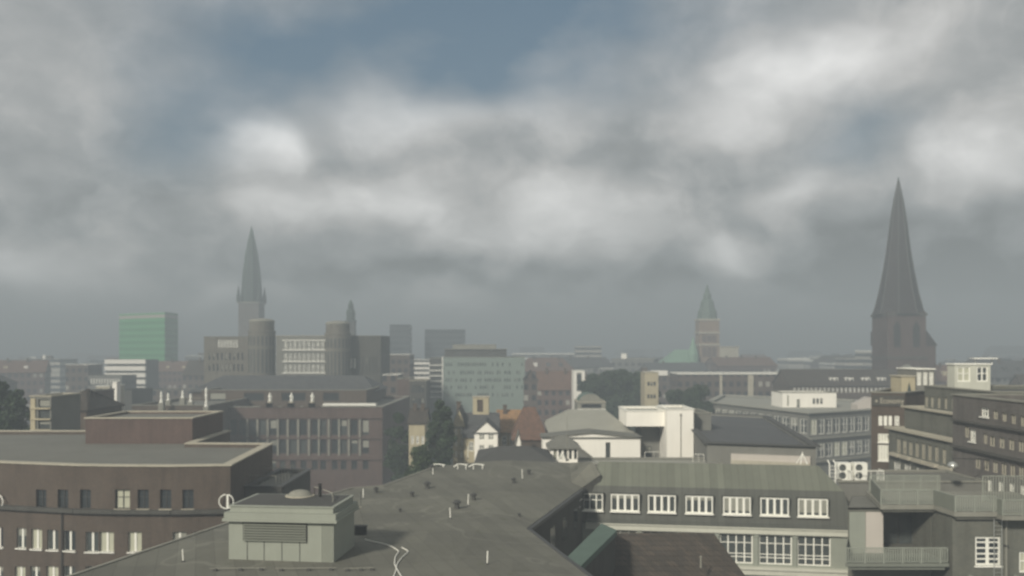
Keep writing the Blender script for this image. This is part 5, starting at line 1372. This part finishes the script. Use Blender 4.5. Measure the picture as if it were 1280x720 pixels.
def ex_hall(t, Y):
    w = 12.3 / F * Y
    mb = MB(); mb.box(-w, w, -w, w, 0, Z(400, Y)); b_ = mb.build('tower', 'sandstone', t)
    mb = MB()
    for zz in (Z(401, Y), Z(417, Y), Z(432, Y)): mb.box(-w - .5, w + .5, -w - .5, w + .5, zz, zz + .9)
    mb.build('string_course', 'stone', b_)
    mb = MB()
    for k in (-.5, 0, .5):
        for z0, z1 in ((Z(428, Y), Z(419, Y)), (Z(446, Y), Z(434, Y))): mb.box(k * w - 1.2, k * w + 1.2, -w - .03, -w - .005, z0, z1)
    mb.build('tower_window', 'brick_red', b_)
    x0, x1 = -56 / F * Y, -w - .02
    mb = MB(); mb.box(x0, x1, -8, 20, 0, Z(456, Y)); mb.build('left_hall', 'stone_grey', t)
    mb = MB(); za, zb = Z(456, Y), Z(437, Y)
    mb.poly([(x0 - .5, -8.5, za), (x1, -8.5, za), (x1, 6, zb), (x0 + 8, 6, zb)]); mb.poly([(x0 - .5, 20.5, za), (x1, 20.5, za), (x1, 6, zb), (x0 + 8, 6, zb)]); mb.poly([(x0 - .5, -8.5, za), (x0 - .5, 20.5, za), (x0 + 8, 6, zb)])
    mb.lathe((x1 - 4, -8, za), [(3, 0), (3, 6), (0.1, 16)], 8)
    mb.build('copper_roof', 'copper_pale', t)
    x2, x3 = w + .02, 36 / F * Y
    mb = MB(); mb.box(x2, x3, -6, 20, 0, Z(434, Y)); h_ = mb.build('right_hall', 'stone', t)
    mb = MB(); mb.box(x2, x3 + .4, -6.4, 20.4, Z(434, Y) + .01, Z(433, Y)); mb.build('hall_coping', 'stone', h_)


spire('town_hall', 'hazy stone town hall tower with pale green copper side roofs', 884, 500, [(11.5, 400), (10.8, 391), (8.2, 384), (7.0, 377), (4.6, 374), (4.4, 369), (2.4, 365), (.5, 356)], 8, 'copper', ex_hall, 'town hall', 0)

# ================================================================== the city beyond: single houses
rng = random.Random(41)
taken = []
KINDS = [('far_brown', 'roof_dark', 'brown walled', 'flat'), ('far_red', 'red_tile', 'red brick', 'gable'), ('far_grey', 'roof_pale', 'grey walled', 'flat'), ('far_pale', 'roof_pale', 'pale banded', 'flat'), ('far_grey', 'slate', 'grey slate roofed', 'gable'), ('far_brown', 'brown_tile', 'brown tile roofed', 'gable')]
REG = [(-80, 150, 'left of the green tower'), (150, 300, 'between green tower and round towers'), (300, 480, 'behind the round towers'), (480, 660, 'around the teal office'), (660, 830, 'behind the tree row'), (830, 980, 'around the town hall'), (980, 1100, 'left of the big dark spire'), (1100, 1360, 'right of the big dark spire')]
DIST = [(240, 420, 'in the middle distance'), (420, 900, 'far off in haze'), (900, 2200, 'faint near horizon')]
for (d0, d1, dn), cnt in zip(DIST, (34, 130, 130)):
    for i in range(cnt):
        Y = d0 + (d1 - d0) * rng.random() ** 1.2
        px = -70 + 1420 * (i + rng.random()) / cnt
        w_ = rng.uniform(14, 34) * (1 if d0 < 400 else 1.5); dp = rng.uniform(12, 22)
        pt = rng.uniform(450, 478) if d0 < 400 else (rng.uniform(443, 466) if d0 < 800 else rng.uniform(436, 450))
        h = min(Z(pt, Y), 50 if d0 > 800 else 44); h = max(h, 16)
        if d0 > 800: h = rng.uniform(22, 52)
        x = X(px, Y)
        ok = True
        for (tx, ty, tr) in taken:
            if abs(tx - x) < (tr + w_ / 2) * .9 and abs(ty - Y) < 22: ok = False
        # keep clear of the landmarks built above
        for lx, ly, lr in ((X(1123, 310), 310, 40), (X(884, 500), 500, 55), (X(314, 500), 500, 30), (X(438, 430), 430, 20), (X(186, 480), 480, 40), (X(600, 310), 310, 55), (X(350, 262), 264, 70), (X(920, 292), 292, 42), (X(1060, 272), 276, 42), (X(775, 262), 262, 32), (X(700, 300), 300, 20), (82, 225, 40), (X(500, 330), 330, 18), (X(500, 520), 520, 25), (X(555, 540), 540, 30), (X(158, 380), 380, 25)):
            if abs(lx - x) < lr + w_ / 2 and abs(ly - Y) < max(25, min(lr, 30)): ok = False
        if not ok: continue
        taken.append((x, Y, w_ / 2))
        wm, rm, kn, rf = rng.choice(KINDS)
        rn = next((r[2] for r in REG if r[0] <= px < r[1]), REG[-1][2])
        lab = f'{kn} city house {dn}, {rn}'
        grp = f'{kn} houses {dn}, {rn}'
        a_ = Vector((x - w_ / 2, Y)); rz = rng.uniform(-.35, .35); b_ = a_ + Vector((math.cos(rz), math.sin(rz))) * w_
        pts = rect_pts(a_, b_, dp)
        if rf == 'flat':
            poly_building('city_house', lab, 'house', pts, h, wm, rm, {}, cop='white_paint' if rng.random() < .25 else 'stone_grey', cop_t=.5, cop_h=.35, parapet=.3, group=grp); root = COL.objects[-1] if False else LASTB[-1]
            ed = Edge(pts[0], pts[1])
            for k in range(rng.choice((1, 2, 3))):
                cu, cv, sx, sy, sz = rng.uniform(.15, .85) * w_, rng.uniform(.25, .75) * dp, rng.uniform(.8, 3.5), rng.uniform(.8, 2.5), rng.uniform(1.0, 3.2)
                q_ = ed.u * cu + ed.inw * cv; mb = MB(); mb.prism([q_ - ed.u * sx - ed.inw * sy, q_ + ed.u * sx - ed.inw * sy, q_ + ed.u * sx + ed.inw * sy, q_ - ed.u * sx + ed.inw * sy], h - .3, h + sz); mb.build('roof_box', rng.choice(('stone_grey', 'far_dark', 'white_render', 'brick_brown')), root)
            if rng.random() < .4:
                q_ = ed.u * rng.uniform(.2, .8) * w_ + ed.inw * dp * .5; mb = MB(); mb.tube((q_.x, q_.y, h - .3), (q_.x, q_.y, h + rng.uniform(4, 9)), .09, 5, r2=.04); mb.build('antenna', 'galvanised', root)
        else:
            gable_house('city_house', lab, 'house', pts, h - rng.uniform(3, 6), h + 1, wm, rm, 'x', over=.4, hip=rng.choice((0, 0, 4)), group=grp, chim=rng.choice((1, 2, 3)))
            root = bpy.data.objects[LASTG[-1]]
            for k in range(rng.choice((0, 2, 3))):
                cu = w_ * (.25 + .25 * k); mb = MB(); mb.box(cu - .8, cu + .8, dp * .16, dp * .4, h - 4, h - 1.2); mb.build('dormer', rng.choice(('white_render', 'slate', 'cream_render')), root)
for i in range(16):     # scattered far trees between the houses
    Y = rng.uniform(300, 700); px = -20 + 1320 * (i + rng.random()) / 16
    if any(abs(tx - X(px, Y)) < tr + 5 and abs(ty - Y) < 20 for tx, ty, tr in taken): continue
    rn = next((r[2] for r in REG if r[0] <= px < r[1]), REG[-1][2])
    if i == 0 or True:
        src = bpy.data.objects.get('tree'); t = src.copy(); COL.objects.link(t); t.location = (X(px, Y), Y, 0); s_ = rng.uniform(.5, .75); t.scale = (s_ * 1.6, s_ * 1.6, s_ * .8)
        t['label'] = f'far hazy street tree among the houses {rn}'; t['group'] = f'far street trees {rn}'
        for ch in src.children:
            c = ch.copy(); COL.objects.link(c); c.parent = t

# ================================================================== haze in the air
m_ = bpy.data.materials.new('haze_air'); m_.use_nodes = True; nt = m_.node_tree; nt.nodes.clear()
ou = nt.nodes.new('ShaderNodeOutputMaterial'); vo = nt.nodes.new('ShaderNodeVolumePrincipled')
vo.inputs['Color'].default_value = (0.575, 0.655, 0.72, 1); vo.inputs['Density'].default_value = 0.0022; vo.inputs['Anisotropy'].default_value = 0.0
nt.links.new(vo.outputs[0], ou.inputs['Volume']); MATS['haze_air'] = m_
mb = MB(); mb.box(-2700, 2700, -80, 3300, -1.0, 122); hz = mb.build('haze', 'haze_air'); hz['kind'] = 'stuff'
